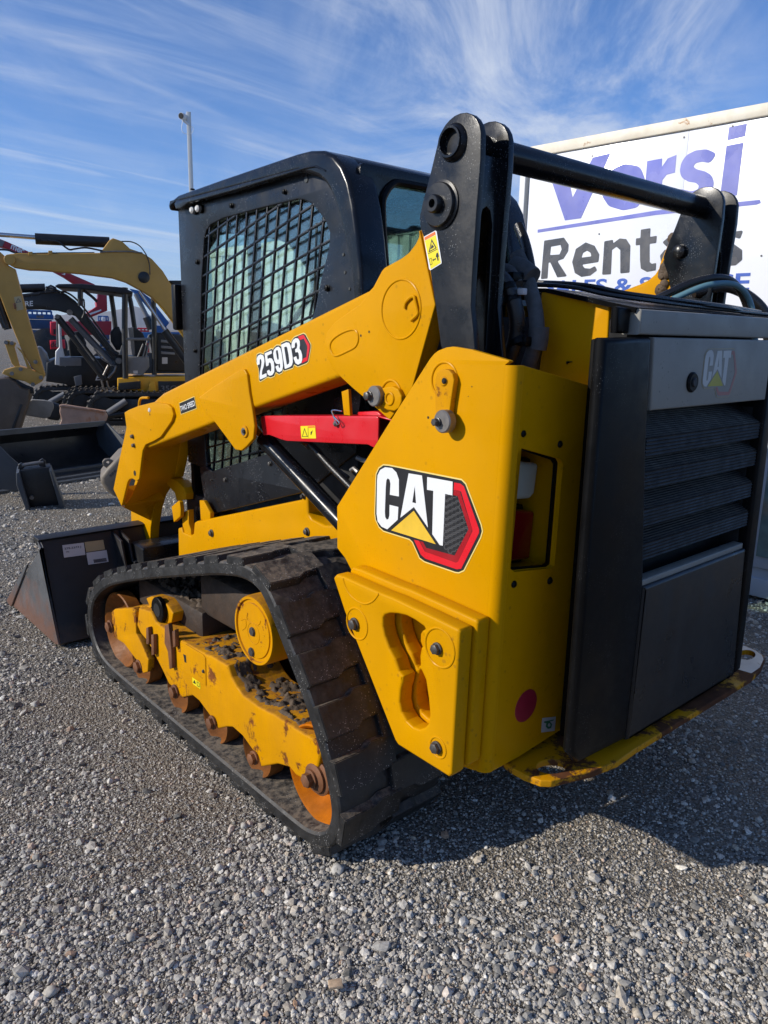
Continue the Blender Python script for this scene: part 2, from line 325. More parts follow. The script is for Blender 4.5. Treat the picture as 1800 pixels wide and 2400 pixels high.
YEL = (.585, .268, .0)
M = dict(
 yellow=mat('yellow_paint', YEL, .32, spec=.07, streak=True, rvar=.16, var=.06, vscale=2.5, dust=.26, dcol=(.46, .235, .010), dscale=3.5, coat=.0, bump=.03, bscale=220, specks=.35, scol=(.16, .08, .02), sscale=38),
 yellow_worn=mat('worn_yellow_paint', (.59, .262, .0), .45, spec=.07, var=.08, vscale=6, dust=.35, dcol=(.34, .15, .02), dscale=7, up=.6, rust=.50, rcol=(.11, .036, .010), rscale=8, bump=.12, bscale=120, streak=True),
 yellow_chip=mat('chipped_yellow_paint', (.54, .24, .001), .5, spec=.2, var=.08, rust=.80, rcol=(.065, .024, .009), rscale=6, bump=.15, bscale=70),
 black=mat('black_paint', (.005, .0055, .007), .22, spec=.35, var=.2, dust=.07, dcol=(.05, .05, .055), dscale=4, specks=.6, scol=(.3, .3, .3), bump=.03, bscale=200),
 black_mud=mat('muddy_black_paint', (.006, .0064, .008), .28, spec=.35, var=.2, dust=.35, dcol=(.06, .055, .048), dscale=6, specks=.7, scol=(.28, .28, .27), bump=.08, bscale=90),
 black_panel=mat('black_cab_panel', (.006, .007, .0095), .30, spec=.35, var=.15, dust=.10, dcol=(.06, .065, .075), dscale=5, specks=.8, scol=(.35, .36, .38), sscale=130, streak=True),
 plastic=mat('black_plastic', (.003, .0031, .0035), .40, spec=.14, var=.15, dust=.08, dcol=(.03, .03, .032), dscale=4, specks=.2, bump=.05, bscale=260),
 grey_panel=mat('grey_door_panel', (.235, .228, .20), .5, var=.08, dust=.3, dcol=(.29, .28, .24), dscale=3, specks=.5, scol=(.02, .02, .02), sscale=70, bump=.05, bscale=200),
 dark_panel=mat('dark_door_panel', (.010, .010, .0105), .30, spec=.4, var=.12, dust=.3, dcol=(.04, .04, .04), dscale=3, bump=.06, bscale=240, streak=True),
 rubber=mat('track_rubber', (.011, .0108, .0105), .46, var=.3, vscale=12, dust=.5, dcol=(.060, .057, .053), dscale=11, up=.6, ucol=(.17, .135, .095), specks=1., scol=(.42, .40, .37), sscale=140, bump=.25, bscale=70),
 hose=mat('hose_rubber', (.009, .009, .010), .28, var=.2, dust=.2, dcol=(.07, .065, .06), dscale=12, bump=.25, bscale=300),
 sleeve=mat('hose_sleeve', (.075, .075, .075), .7, var=.3, vscale=30, bump=.3, bscale=200),
 teal_hose=mat('teal_hose', (.10, .21, .25), .45, var=.1),  # blue sky reflection on a black hose, painted into its colour
 roller=mat('roller_rust', (.21, .072, .012), .5, spec=.2, var=.35, vscale=12, dust=.55, dcol=(.10, .035, .008), dscale=10, bump=.2, bscale=90),
 rust_dark=mat('muddy_frame_steel', (.035, .020, .011), .7, var=.5, vscale=10, dust=.5, dcol=(.012, .009, .007), dscale=8, up=.5, ucol=(.10, .07, .045), bump=.5, bscale=60),
 rust=mat('rusty_steel', (.16, .062, .022), .62, var=.4, vscale=14, dust=.4, dcol=(.05, .03, .02), dscale=10, bump=.25, bscale=90),
 rust_orange=mat('rusty_orange_dish', (.46, .125, .0), .55, spec=.08, var=.3, vscale=9, dust=.6, dcol=(.17, .05, .006), dscale=14, specks=.3, scol=(.8, .4, .05), bump=.15, bscale=160),
 mud=mat('mud', (.080, .055, .035), .8, var=.4, vscale=25, bump=.8, bscale=80),
 steel=mat('bare_steel', (.20, .185, .17), .45, metal=.6, var=.25, vscale=20, rust=.25, rscale=30),
 bolt=mat('zinc_bolt', (.09, .085, .08), .45, metal=.5, var=.3, vscale=40, rust=.25, rscale=40),
 chrome=mat('chrome_rod', (.62, .62, .62), .12, metal=1., var=.03),
 red=mat('red_paint', (.62, .008, .016), .32, var=.06, coat=.2, dust=.06, dcol=(.3, .1, .08)),
 dkred=mat('dark_red_paint', (.16, .006, .012), .4, var=.15),  # brace red darkened: shade inside the channel put into the colour
 lens_white=mat('work_lamp_lens', (.55, .55, .45), .2, var=.05, coat=.5),
 lens_red=mat('tail_lamp_lens', (.22, .004, .006), .15, var=.05, coat=.6),
 d_white=mat('decal_white', (.74, .75, .74), .35, var=.03), d_black=mat('decal_black', (.018, .018, .020), .35, var=.05),
 d_red=mat('decal_red', (.66, .012, .022), .33, var=.03), d_dkred=mat('decal_dark_red', (.33, .008, .014), .33, var=.05),
 d_gold=mat('decal_gold', (.74, .47, .04), .35, var=.15, vscale=9), d_halo=mat('decal_border', (.78, .62, .20), .35, var=.05),
 d_grey=mat('decal_grey', (.07, .07, .072), .4, var=.05), d_yellow=mat('decal_warning_yellow', (.80, .66, .01), .4, var=.03),
 d_orange=mat('decal_orange', (.75, .16, .02), .4, var=.03), dot=mat('red_dot', (.30, .012, .030), .45, var=.1),
 logo_pale=mat('faded_decal_white', (.46, .47, .45), .5, var=.05), logo_gold=mat('faded_decal_gold', (.40, .36, .05), .5, var=.08),
 logo_rose=mat('faded_decal_rose', (.34, .15, .13), .5, var=.12), logo_line=mat('faded_decal_line', (.36, .29, .16), .5, var=.1),
 paper=mat('paper_label', (.55, .53, .52), .6, var=.08), paper_gold=mat('yellowed_label', (.42, .33, .18), .6, var=.1), ink=mat('label_ink', (.05, .05, .06), .6, var=.1),
 green_ink=mat('green_ink', (.03, .16, .06), .6, var=.1),
 bucket=mat('bucket_steel', (.012, .011, .011), .48, low=(.0, .13, (.06, .034, .022)), var=.3, vscale=6, dust=.3, dcol=(.05, .04, .032), dscale=5, rust=.12, rcol=(.05, .025, .015), rscale=5, bump=.08, bscale=60),
 bucket_side=mat('worn_bucket_side', (.085, .088, .092), .45, var=.3, vscale=5, rust=.40, rcol=(.12, .058, .038), rscale=2.6, low=(.05, .24, (.15, .075, .05)), bump=.08, bscale=60),
 mesh_fin=mat('radiator_mesh', (.010, .010, .0105), .5, spec=.25, var=.3, vscale=14, dust=.3, dcol=(.04, .033, .024), dscale=7),
 void=mat('dark_interior', (.006, .006, .006), .8, var=.2),
 seat=mat('seat_vinyl', (.012, .013, .015), .6, var=.2), trim=mat('cab_trim', (.03, .035, .036), .6, var=.2),
 rear_glass=glass('rear_cab_glass', (.70, .84, .77), .6, .02),
 cab_glass=glass('green_cab_glass', (.885, .972, .935), .55, .015), clear=glass('clear_glass', (.8, .9, .88), 1.0, .02),
)
YAX = (0, 1, 0)
# ------------------------------------------------------------------ the ground
def ground_material(name, fine):
    m = bpy.data.materials.new(name); m.use_nodes = True; t = m.node_tree; t.nodes.clear(); N = t.nodes.new; L = t.links.new
    out = N('ShaderNodeOutputMaterial'); b = N('ShaderNodeBsdfPrincipled'); L(b.outputs[0], out.inputs[0]); b.inputs['Roughness'].default_value = .92
    b.inputs['Specular IOR Level'].default_value = .25
    tc = N('ShaderNodeTexCoord'); P = tc.outputs['Object']
    v = N('ShaderNodeTexVoronoi'); v.inputs['Scale'].default_value = 70; L(P, v.inputs['Vector'])
    v2 = N('ShaderNodeTexVoronoi'); v2.inputs['Scale'].default_value = 170; L(P, v2.inputs['Vector'])
    n = N('ShaderNodeTexNoise'); n.inputs['Scale'].default_value = 1.1; n.inputs['Detail'].default_value = 7; n.inputs['Roughness'].default_value = .65; L(P, n.inputs['Vector'])
    r1 = N('ShaderNodeValToRGB'); e = r1.color_ramp.elements; e[0].color = (.055, .050, .044, 1); e[1].color = (.27, .255, .23, 1); e[0].position = .05; e[1].position = .95
    sp = N('ShaderNodeSeparateColor'); L(v.outputs['Color'], sp.inputs[0]); L(sp.outputs[0], r1.inputs[0])
    r2 = N('ShaderNodeValToRGB'); e = r2.color_ramp.elements; e[0].color = (.11, .092, .070, 1); e[1].color = (.30, .262, .208, 1)
    sp2 = N('ShaderNodeSeparateColor'); L(v2.outputs['Color'], sp2.inputs[0]); L(sp2.outputs[1], r2.inputs[0])
    k = N('ShaderNodeMapRange'); k.inputs['From Min'].default_value = .40; k.inputs['From Max'].default_value = .54; L(n.outputs[0], k.inputs[0])
    mx = N('ShaderNodeMix'); mx.data_type = 'RGBA'; L(k.outputs[0], mx.inputs[0]); L(r1.outputs[0], mx.inputs[6]); L(r2.outputs[0], mx.inputs[7])
    L(mx.outputs[2], b.inputs['Base Color'])
    h = N('ShaderNodeMath'); h.operation = 'ADD'
    a1 = N('ShaderNodeMath'); a1.operation = 'MULTIPLY'; a1.inputs[1].default_value = 1.; L(v.outputs['Distance'], a1.inputs[0])
    a2 = N('ShaderNodeMath'); a2.operation = 'MULTIPLY'; a2.inputs[1].default_value = .5; L(v2.outputs['Distance'], a2.inputs[0])
    L(a1.outputs[0], h.inputs[0]); L(a2.outputs[0], h.inputs[1])
    bp = N('ShaderNodeBump'); bp.invert = True; bp.inputs['Strength'].default_value = .9; bp.inputs['Distance'].default_value = .012
    L(h.outputs[0], bp.inputs['Height']); L(bp.outputs[0], b.inputs['Normal'])
    return m
GM = ground_material('gravel_bed', True)
mb = MB(); R = 6000
mb.add([(-R, -R, -.03), (R, -R, -.03), (R, R, -.03), (-R, R, -.03)], [(0, 1, 2, 3)])
o = obj('ground', mb, GM, kind='structure', clean=False)

# gravel: a gently uneven bed round the viewer, stones scattered on it
az0 = math.atan2(MW[0, 2], MW[1, 2])      # camera azimuth from +Y towards +X
na, nr = 90, 70; A0, A1 = az0 - math.radians(48), az0 + math.radians(48)
rs = np.exp(np.linspace(math.log(.75), math.log(46), nr)); V = []; F = []; dens = []
for r in rs:
    for a in np.linspace(A0, A1, na):
        x, y = r*math.sin(a), r*math.cos(a)
        z = .006*math.sin(x*3.1+y*1.7)*math.sin(y*2.3-x) + .004*math.sin(x*7+1)*math.sin(y*6.1) - .006
        V.append((x, y, z)); dens.append(1 / r**2)
for i in range(nr-1):
    for j in range(na-1): F.append((i*na+j, i*na+j+1, (i+1)*na+j+1, (i+1)*na+j))
mb = MB(); mb.add(V, F)
gravel = obj('gravel', mb, GM, kind='stuff', clean=False)
for p in gravel.data.polygons: p.use_smooth = True
at = gravel.data.attributes.new('dens', 'FLOAT', 'POINT'); at.data.foreach_set('value', dens)

def stone_material():
    m = bpy.data.materials.new('stone'); m.use_nodes = True; t = m.node_tree; t.nodes.clear(); N = t.nodes.new; L = t.links.new
    out = N('ShaderNodeOutputMaterial'); b = N('ShaderNodeBsdfPrincipled'); L(b.outputs[0], out.inputs[0]); b.inputs['Roughness'].default_value = .85
    b.inputs['Specular IOR Level'].default_value = .3
    oi = N('ShaderNodeObjectInfo'); r = N('ShaderNodeValToRGB'); cr = r.color_ramp; cr.interpolation = 'LINEAR'
    els = [(0, (.10, .095, .085)), (.18, (.22, .207, .184)), (.36, (.34, .32, .284)), (.52, (.44, .41, .355)), (.63, (.28, .246, .20)), (.76, (.52, .486, .425)), (.87, (.39, .325, .24)), (.95, (.66, .625, .555)), (1., (.33, .205, .125))]
    cr.elements[0].position, cr.elements[0].color = 0, (*els[0][1], 1); cr.elements[1].position, cr.elements[1].color = 1, (*els[-1][1], 1)
    for p, c in els[1:-1]:
        e = cr.elements.new(p); e.color = (*c, 1)
    L(oi.outputs['Random'], r.inputs[0])
    tc = N('ShaderNodeTexCoord'); n = N('ShaderNodeTexNoise'); n.inputs['Scale'].default_value = 2.2; n.inputs['Detail'].default_value = 6; L(tc.outputs['Object'], n.inputs['Vector'])
    g = N('ShaderNodeMapRange'); g.inputs['From Min'].default_value = .3; g.inputs['From Max'].default_value = .7; g.inputs['To Min'].default_value = .82; g.inputs['To Max'].default_value = 1.42; L(n.outputs[0], g.inputs[0])
    mx = N('ShaderNodeMix'); mx.data_type = 'RGBA'; mx.blend_type = 'MULTIPLY'; mx.inputs[0].default_value = 1; L(r.outputs[0], mx.inputs[6]); L(g.outputs[0], mx.inputs[7])
    L(mx.outputs[2], b.inputs['Base Color'])
    return m
STONE = stone_material()
ng = bpy.data.node_groups.new('gravel_scatter', 'GeometryNodeTree')
ng.interface.new_socket('Geometry', in_out='INPUT', socket_type='NodeSocketGeometry'); ng.interface.new_socket('Geometry', in_out='OUTPUT', socket_type='NodeSocketGeometry')
N = ng.nodes.new; L = ng.links.new; gi = N('NodeGroupInput'); go = N('NodeGroupOutput'); jn = N('GeometryNodeJoinGeometry'); L(gi.outputs[0], jn.inputs[0])
variants = N('GeometryNodeJoinGeometry')
for k in range(7):
    ic = N('GeometryNodeMeshIcoSphere'); ic.inputs['Radius'].default_value = 1; ic.inputs['Subdivisions'].default_value = 2 if k == 3 else 1
    ps = N('GeometryNodeInputPosition'); ad = N('ShaderNodeVectorMath'); ad.operation = 'ADD'; ad.inputs[1].default_value = (k*7.3, k*3.1, k*5.7); L(ps.outputs[0], ad.inputs[0])
    no = N('ShaderNodeTexVoronoi'); no.inputs['Scale'].default_value = 1.5; L(ad.outputs[0], no.inputs['Vector'])
    n2 = N('ShaderNodeTexNoise'); n2.inputs['Scale'].default_value = 2.1; n2.inputs['Detail'].default_value = 1; L(ad.outputs[0], n2.inputs['Vector'])
    s0 = N('ShaderNodeMath'); s0.operation = 'MULTIPLY_ADD'; s0.inputs[1].default_value = -.45; s0.inputs[2].default_value = .48; L(no.outputs['Distance'], s0.inputs[0])
    s1 = N('ShaderNodeMath'); s1.operation = 'MULTIPLY_ADD'; s1.inputs[1].default_value = 1.55; L(n2.outputs['Fac'], s1.inputs[0]); L(s0.outputs[0], s1.inputs[2])
    sc = N('ShaderNodeVectorMath'); sc.operation = 'SCALE'; L(ps.outputs[0], sc.inputs[0]); L(s1.outputs[0], sc.inputs['Scale'])
    sq = N('ShaderNodeVectorMath'); sq.operation = 'MULTIPLY'; sq.inputs[1].default_value = ((1.15, .75, .55), (1, .9, .6), (1.3, .65, .5), (1, .85, .7), (1.1, .8, .45), (.95, .95, .8), (1.25, .9, .55))[k]; L(sc.outputs[0], sq.inputs[0])
    sp = N('GeometryNodeSetPosition'); L(ic.outputs[0], sp.inputs['Geometry']); lf = N('ShaderNodeVectorMath'); lf.operation = 'ADD'; lf.inputs[1].default_value = (0, 0, .22); L(sq.outputs[0], lf.inputs[0]); L(lf.outputs[0], sp.inputs['Position'])
    sm = N('GeometryNodeSetMaterial'); sm.inputs['Material'].default_value = STONE; L(sp.outputs[0], sm.inputs[0])
    sh = N('GeometryNodeSetShadeSmooth'); sh.inputs['Shade Smooth'].default_value = (k == 3); L(sm.outputs[0], sh.inputs[0])
    ti = N('GeometryNodeGeometryToInstance'); L(sh.outputs[0], ti.inputs[0]); L(ti.outputs[0], variants.inputs[0])
da = N('GeometryNodeInputNamedAttribute'); da.data_type = 'FLOAT'; da.inputs['Name'].default_value = 'dens'
pos = N('GeometryNodeInputPosition')
def layer(C, cap, r0, r1, seed, nlo, nhi, lowd):
    mu = N('ShaderNodeMath'); mu.operation = 'MULTIPLY'; mu.inputs[1].default_value = C; L(da.outputs[0], mu.inputs[0])
    mi = N('ShaderNodeMath'); mi.operation = 'MINIMUM'; mi.inputs[1].default_value = cap; L(mu.outputs[0], mi.inputs[0])
    nz = N('ShaderNodeTexNoise'); nz.inputs['Scale'].default_value = 1.1; nz.inputs['Detail'].default_value = 4; L(pos.outputs[0], nz.inputs['Vector'])
    mr = N('ShaderNodeMapRange'); mr.inputs['From Min'].default_value = nlo; mr.inputs['From Max'].default_value = nhi; mr.inputs['To Min'].default_value = 1.; mr.inputs['To Max'].default_value = lowd; L(nz.outputs['Fac'], mr.inputs[0])
    m3 = N('ShaderNodeMath'); m3.operation = 'MULTIPLY'; L(mi.outputs[0], m3.inputs[0]); L(mr.outputs[0], m3.inputs[1])
    dp = N('GeometryNodeDistributePointsOnFaces'); dp.distribute_method = 'RANDOM'; dp.inputs['Seed'].default_value = seed; L(gi.outputs[0], dp.inputs['Mesh']); L(m3.outputs[0], dp.inputs['Density'])
    rv = N('FunctionNodeRandomValue'); rv.data_type = 'FLOAT'; rv.inputs[2].default_value = 0; rv.inputs[3].default_value = 1; rv.inputs['Seed'].default_value = seed + 50
    pw = N('ShaderNodeMath'); pw.operation = 'POWER'; pw.inputs[1].default_value = 2.6; L(rv.outputs[1], pw.inputs[0])
    sz = N('ShaderNodeMapRange'); sz.inputs['To Min'].default_value = r0; sz.inputs['To Max'].default_value = r1; L(pw.outputs[0], sz.inputs[0])
    # distant stones: only the larger ones count
    fr = N('ShaderNodeMapRange'); fr.inputs['From Min'].default_value = .002; fr.inputs['From Max'].default_value = .12; fr.inputs['To Min'].default_value = 1.9; fr.inputs['To Max'].default_value = 1.; L(da.outputs[0], fr.inputs[0])
    sz2 = N('ShaderNodeMath'); sz2.operation = 'MULTIPLY'; L(sz.outputs[0], sz2.inputs[0]); L(fr.outputs[0], sz2.inputs[1])
    ro = N('FunctionNodeRandomValue'); ro.data_type = 'FLOAT_VECTOR'; ro.inputs[0].default_value = (-.5, -.5, 0); ro.inputs[1].default_value = (.5, .5, 6.283); ro.inputs['Seed'].default_value = seed + 90
    ip = N('GeometryNodeInstanceOnPoints'); ip.inputs['Pick Instance'].default_value = True
    L(dp.outputs['Points'], ip.inputs['Points']); L(variants.outputs[0], ip.inputs['Instance']); L(ro.outputs[0], ip.inputs['Rotation']); L(sz2.outputs[0], ip.inputs['Scale'])
    L(ip.outputs[0], jn.inputs[0])
layer(52000, 26000, .0022, .0050, 3, .42, .60, .8)
layer(19000, 9000, .0044, .0092, 11, .40, .53, .10)
layer(2100, 1000, .0088, .0150, 23, .40, .54, .10)
layer(75, 38, .015, .023, 37, .44, .62, .25)
L(jn.outputs[0], go.inputs[0])
md = gravel.modifiers.new('scatter', 'NODES'); md.node_group = ng

# far hills
def ridge(name, pts, dist, depth, m, seed):
    rnd = random.Random(seed); V = []; F = []; n = len(pts); rows = 5
    for i, (x, y) in enumerate(pts):
        fr = view_frame(400, dist); d = ray(x, y); h = d / np.hypot(d[0], d[1]); top = CAMP + h*dist
        hd = np.array([h[0], h[1], 0])
        for k in range(rows):
            q = top + hd*(k-1.0)*depth*.35; q = q.copy(); q[2] = max(0, top[2])*(1, .0, .55, .25, 0)[k] if k == 0 else 0
            V.append(q)
        V[-rows] = top; V[-rows+1] = top - hd*depth*.35; V[-rows+1][2] = top[2]*.55 + rnd.uniform(-.08, .08)*top[2]
        V[-rows+2] = top - hd*depth; V[-rows+2][2] = -2; V[-rows+3] = top + hd*depth*.4; V[-rows+3][2] = top[2]*.6; V[-rows+4] = top + hd*depth; V[-rows+4][2] = -2
    order = [2, 1, 0, 3, 4]
    for i in range(n-1):
        for a, b in zip(order[:-1], order[1:]): F.append((i*rows+a, (i+1)*rows+a, (i+1)*rows+b, i*rows+b))
    mb = MB(); mb.add(V, F); return obj(name, mb, m, kind='structure', ang=60)
HILL = mat('far_hillside', (.17, .135, .10), .95, var=.25, vscale=.004, spec=.1)
hp = [(-900, 752), (-500, 740), (-200, 748), (-60, 735), (60, 748), (150, 738), (215, 724), (262, 731), (290, 722), (312, 716), (330, 722), (352, 738), (372, 742), (395, 750), (440, 745), (600, 738), (900, 750), (1300, 752), (1700, 742), (2200, 748), (2800, 760)]
hp2 = []
rr = random.Random(4)
for (x0, y0), (x1, y1) in zip(hp[:-1], hp[1:]):
    k = max(1, int((x1-x0)/14))
    for i in range(k): hp2.append((x0+(x1-x0)*i/k, y0+(y1-y0)*i/k + rr.uniform(-1.6, 1.6)))
ridge('hills', hp2, 7200, 1500, HILL, 5)

hzb = MB(); hzb.box(-10500, 10500, -10500, 10500, -3.2, 460)
hm = bpy.data.materials.new('air'); hm.use_nodes = True; hm.node_tree.nodes.clear(); hn = hm.node_tree.nodes
ho = hn.new('ShaderNodeOutputMaterial'); hv = hn.new('ShaderNodeVolumePrincipled'); hv.inputs['Color'].default_value = (.80, .88, 1, 1); hv.inputs['Density'].default_value = 9e-5; hv.inputs['Anisotropy'].default_value = .2
hm.node_tree.links.new(hv.outputs[0], ho.inputs['Volume'])
obj('haze', hzb, hm, kind='stuff', clean=False)

# ------------------------------------------------------------------ the sign on the end of a white container
WALL = mat('container_white_paint', (.62, .63, .62), .5, var=.05, vscale=2, dust=.2, dcol=(.35, .31, .25), dscale=2.5, streak=True)
WGREY = mat('container_grey_paint', (.40, .42, .44), .45, var=.05, vscale=2, dust=.15, dcol=(.25, .23, .2), dscale=3, streak=True)
BEAM = mat('rusty_cream_beam', (.74, .68, .55), .5, var=.08, dust=.3, dcol=(.40, .27, .12), dscale=6, rust=.30, rcol=(.22, .10, .03), rscale=8, bump=.1, bscale=60)
SIGNW = mat('sign_sheet_white', (.78, .79, .82), .22, var=.02, vscale=2, coat=.5)
SBLUE = mat('sign_print_violet', (.165, .175, .50), .3, var=.16, vscale=2.5, coat=.4); SNAVY = mat('sign_print_blue', (.045, .105, .42), .3, var=.1, coat=.4); SGREY = mat('sign_print_grey', (.065, .060, .060), .3, var=.2, vscale=4, coat=.4)
cdir = MW @ np.array([-900-900., 754-1200., F_PX]); cdir[2] = 0; cdir /= np.linalg.norm(cdir)
base = ray(1755, 1400); base = CAMP + base * (-1.5/base[2])
CF = Frame((base[0], base[1], 0), -cdir, (0, 0, 1))          # end wall; U runs to the viewer's right
s = lambda z, x, y: CF.uv1(z, x, y)
uL = s('P', 1220, 430)[0] ; uR = uL + 2.44; zt = 2.765
ct = empty('shipping_container', CF.p((uL+uR)/2, 0, -3), 'white shipping container with a big printed sign on its end wall', 'container')
mb = MB(); mb.box(uL+.02, uR-.02, .13, zt-.12, -6.0, -.03, fr=CF)
for k in range(40):
    t = -.3 - k*.14; mb.box(uL-.012, uL+.03, .2, zt-.2, t-.07, t, .008, fr=CF); mb.box(uR-.03, uR+.012, .2, zt-.2, t-.07, t, .008, fr=CF)
obj('shell', mb, WALL, ct)
mb = MB(); mb.box(uL, uL+.05, .12, zt-.068, -.08, .015, .008, fr=CF); obj('corner_post', mb, WALL, ct)
mb = MB(); mb.box(uR-.05, uR, .12, zt-.068, -.08, .015, .008, fr=CF); obj('corner_post', mb, WALL, ct)
mb = MB(); mb.box(uL, uR, zt-.068, zt, -.10, .030, .008, fr=CF); obj('top_beam', mb, BEAM, ct)
mb = MB(); mb.box(uL, uR, .02, .135, -.10, .02, .008, fr=CF); obj('bottom_beam', mb, WGREY, ct)
mb = MB(); mb.box(uL+.05, uR-.05, .135, 1.35, -.03, -.002, fr=CF); obj('lower_wall', mb, WGREY, ct)
# door with a pane at the foot of the wall
ud = s('P', 1768, 1200)[0]
mb = MB(); mb.box(ud, ud+.95, .20, 1.28, 0, .018, .004, fr=CF); dr = obj('door', mb, WGREY, ct)
mb = MB(); mb.prism(CF, [(ud+.05, .27), (ud+.90, .27), (ud+.90, .80), (ud+.05, .80)], .018, .030, bevel=.003); obj('pane', mb, mat('reflecting_pane', (.10, .16, .15), .04, var=.5, vscale=5, spec=1., coat=1.), dr)
mb = MB(); mb.box(ud-.02, ud+.01, .86, .92, .018, .05, .006, fr=CF); obj('hinge', mb, M['steel'], dr)
# sign sheets
u0 = s('C', 560, 390)[0]; z0, z1 = 1.40, zt-.070; u0 = uL + .085; u1 = uR - .06; seams = [u0, s('t3', 910, 700)[0] - .0, u1]
for a, b_ in zip(seams[:-1], seams[1:]):
    mb = MB(); mb.box(a+.0008, b_-.0008, z0, z1, 0, .012, .0015, fr=CF); obj('sign_panel', mb, SIGNW, ct)
T = .0128
def wtext(name, sx, q, m, bold): 
    return obj(name, text_mesh(CF, sx, [s(*p) for p in q], T, bold, .0008), m, ct, clean=False)
def wpoly(name, z, pts, m, holes=(), rnd=0.0):
    mb = MB(); mb.prism(CF, CF.uv(z, pts), T, T+.0008, holes=[CF.uv(z, h) for h in holes], rnd=rnd); return obj(name, mb, m, ct)
wpoly('letter', 'C', [(648, 322), (735, 305), (770, 475), (862, 293), (945, 272), (808, 570), (735, 580)], SBLUE)
wpoly('letter', 'C', [(905, 420), (950, 345), (1010, 320), (1080, 335), (1100, 390), (1098, 440), (978, 465), (1000, 490), (1090, 478), (1070, 520), (1000, 535), (935, 515), (905, 470)], SBLUE, holes=[[(982, 420), (985, 395), (1010, 375), (1035, 380), (1045, 408)]], rnd=.07)
wpoly('letter', 't3', [(550, 705), (688, 680), (685, 760), (740, 680), (820, 648), (806, 810), (730, 830), (690, 880), (675, 1010), (520, 1060)], SBLUE)
sq = [(1195, 635), (1130, 725), (1060, 710), (1000, 722), (975, 755), (1005, 780), (1085, 800), (1145, 835), (1168, 900), (1155, 970), (1110, 1020), (1030, 1040), (940, 1050), (860, 1040), (800, 1015), (850, 960), (960, 985), (1015, 968), (1030, 935), (1000, 905), (930, 895), (870, 860), (850, 800), (865, 720), (910, 650), (1000, 605), (1100, 595)]
wpoly('letter', 't3', sq, SBLUE, rnd=.07)
wpoly('letter', 't3', [(1283, 565), (1441, 533), (1378, 1020), (1222, 1045)], SBLUE)
wpoly('letter', 't3', [(1308, 392), (1472, 358), (1455, 475), (1292, 512)], SBLUE)
wpoly('underline', 'C', [(610, 622), (1150, 535), (1625, 486), (1630, 500), (1610, 508), (1150, 555), (610, 636)], SBLUE)
wpoly('letter', 'C', [(640, 672), (730, 658), (752, 690), (750, 720), (728, 755), (700, 765), (745, 835), (700, 840), (668, 772), (660, 772), (655, 845), (625, 848)], SGREY, holes=[[(671, 700), (715, 692), (720, 712), (710, 735), (667, 738)]], rnd=.008)
wpoly('letter', 'C', [(768, 770), (785, 710), (830, 680), (870, 695), (892, 735), (888, 770), (812, 782), (825, 798), (850, 800), (872, 788), (882, 808), (850, 832), (810, 838), (780, 820)], SGREY, holes=[[(810, 750), (818, 728), (836, 718), (852, 728), (856, 744)]], rnd=.01)
wpoly('letter', 'C', [(915, 675), (955, 668), (955, 685), (985, 662), (1015, 665), (1034, 695), (1030, 818), (988, 822), (988, 715), (970, 700), (950, 715), (945, 826), (905, 828)], SGREY, rnd=.008)
wpoly('letter', 'C', [(1082, 622), (1126, 615), (1124, 655), (1155, 650), (1152, 683), (1122, 687), (1122, 770), (1132, 778), (1152, 774), (1150, 808), (1110, 815), (1082, 800), (1078, 760), (1078, 692), (1058, 694), (1060, 662), (1080, 660)], SGREY, rnd=.006)
wpoly('letter', 'C', [(1180, 680), (1210, 655), (1240, 650), (1270, 670), (1272, 790), (1230, 796), (1200, 800), (1175, 780), (1170, 740), (1190, 715), (1228, 705), (1226, 690), (1200, 700)], SGREY, rnd=.01)
wpoly('letter', 'C', [(1330, 590), (1374, 583), (1372, 775), (1328, 782)], SGREY)
wpoly('letter', 'C', [(1550, 625), (1535, 665), (1505, 655), (1485, 668), (1510, 690), (1545, 715), (1545, 760), (1515, 785), (1450, 790), (1440, 770), (1470, 755), (1500, 752), (1498, 738), (1460, 715), (1450, 675), (1480, 635)], SGREY, rnd=.01)
wtext('letter', 'SALES & SERVICE', [('C', 640, 917), ('C', 1575, 903), ('C', 1585, 818), ('C', 645, 857)], SNAVY, .022)
for (x, y) in ((40, 657), (890, 485), (1340, 382), (105, 1378), (1605, 1580)):
    mb = MB(); u, v = s('t3', x, y); mb.lathe(CF.p(u, v, T-.001), CF.W, [(.006, 0), (.005, .004)], 10); obj('rivet', mb, M['bolt'], ct)
# ------------------------------------------------------------------ the compact track loader
XC = 2.06
LD = empty('compact_track_loader', (XC, 2.2, 0), 'large yellow and black compact track loader in the foreground, seen from behind its left track', 'track loader')
def plate(name, fr, z, pts, t0, t1, m, holes=(), bevel=.004, rnd=0., parent=LD, off=0., label=None, mir=False):
    mb = MB(); mb.prism(fr, fr.uv(z, pts) if z else pts, t0, t1, [fr.uv(z, h) if z else h for h in holes], bevel, rnd, off)
    o = obj(name, mb, m, parent, label)
    if mir: mirror(o, parent, XC)
    return o
def rad(fr, z, x, y, ry):
    a = fr.uv1(z, x, y-ry); b = fr.uv1(z, x, y+ry); return abs(a[1]-b[1])/2
def disc(name, fr, z, x, y, ry, t0, t1, m, parent=LD, prof=None, seg=36, edge=.003):
    r = rad(fr, z, x, y, ry); u, v = fr.uv1(z, x, y); mb = MB()
    mb.lathe(fr.p(u, v), fr.W, prof(r) if prof else [(r, t0), (r, t1-edge), (r-edge, t1)], seg); return obj(name, mb, m, parent)
def bolt(fr, z, x, y, ry, h, parent, m=None, washer=1.6):
    r = rad(fr, z, x, y, ry); u, v = fr.uv1(z, x, y); mb = MB(); mb.hexbolt(fr.p(u, v), fr.W, r, h, washer); return obj('bolt', mb, m or M['bolt'], parent)
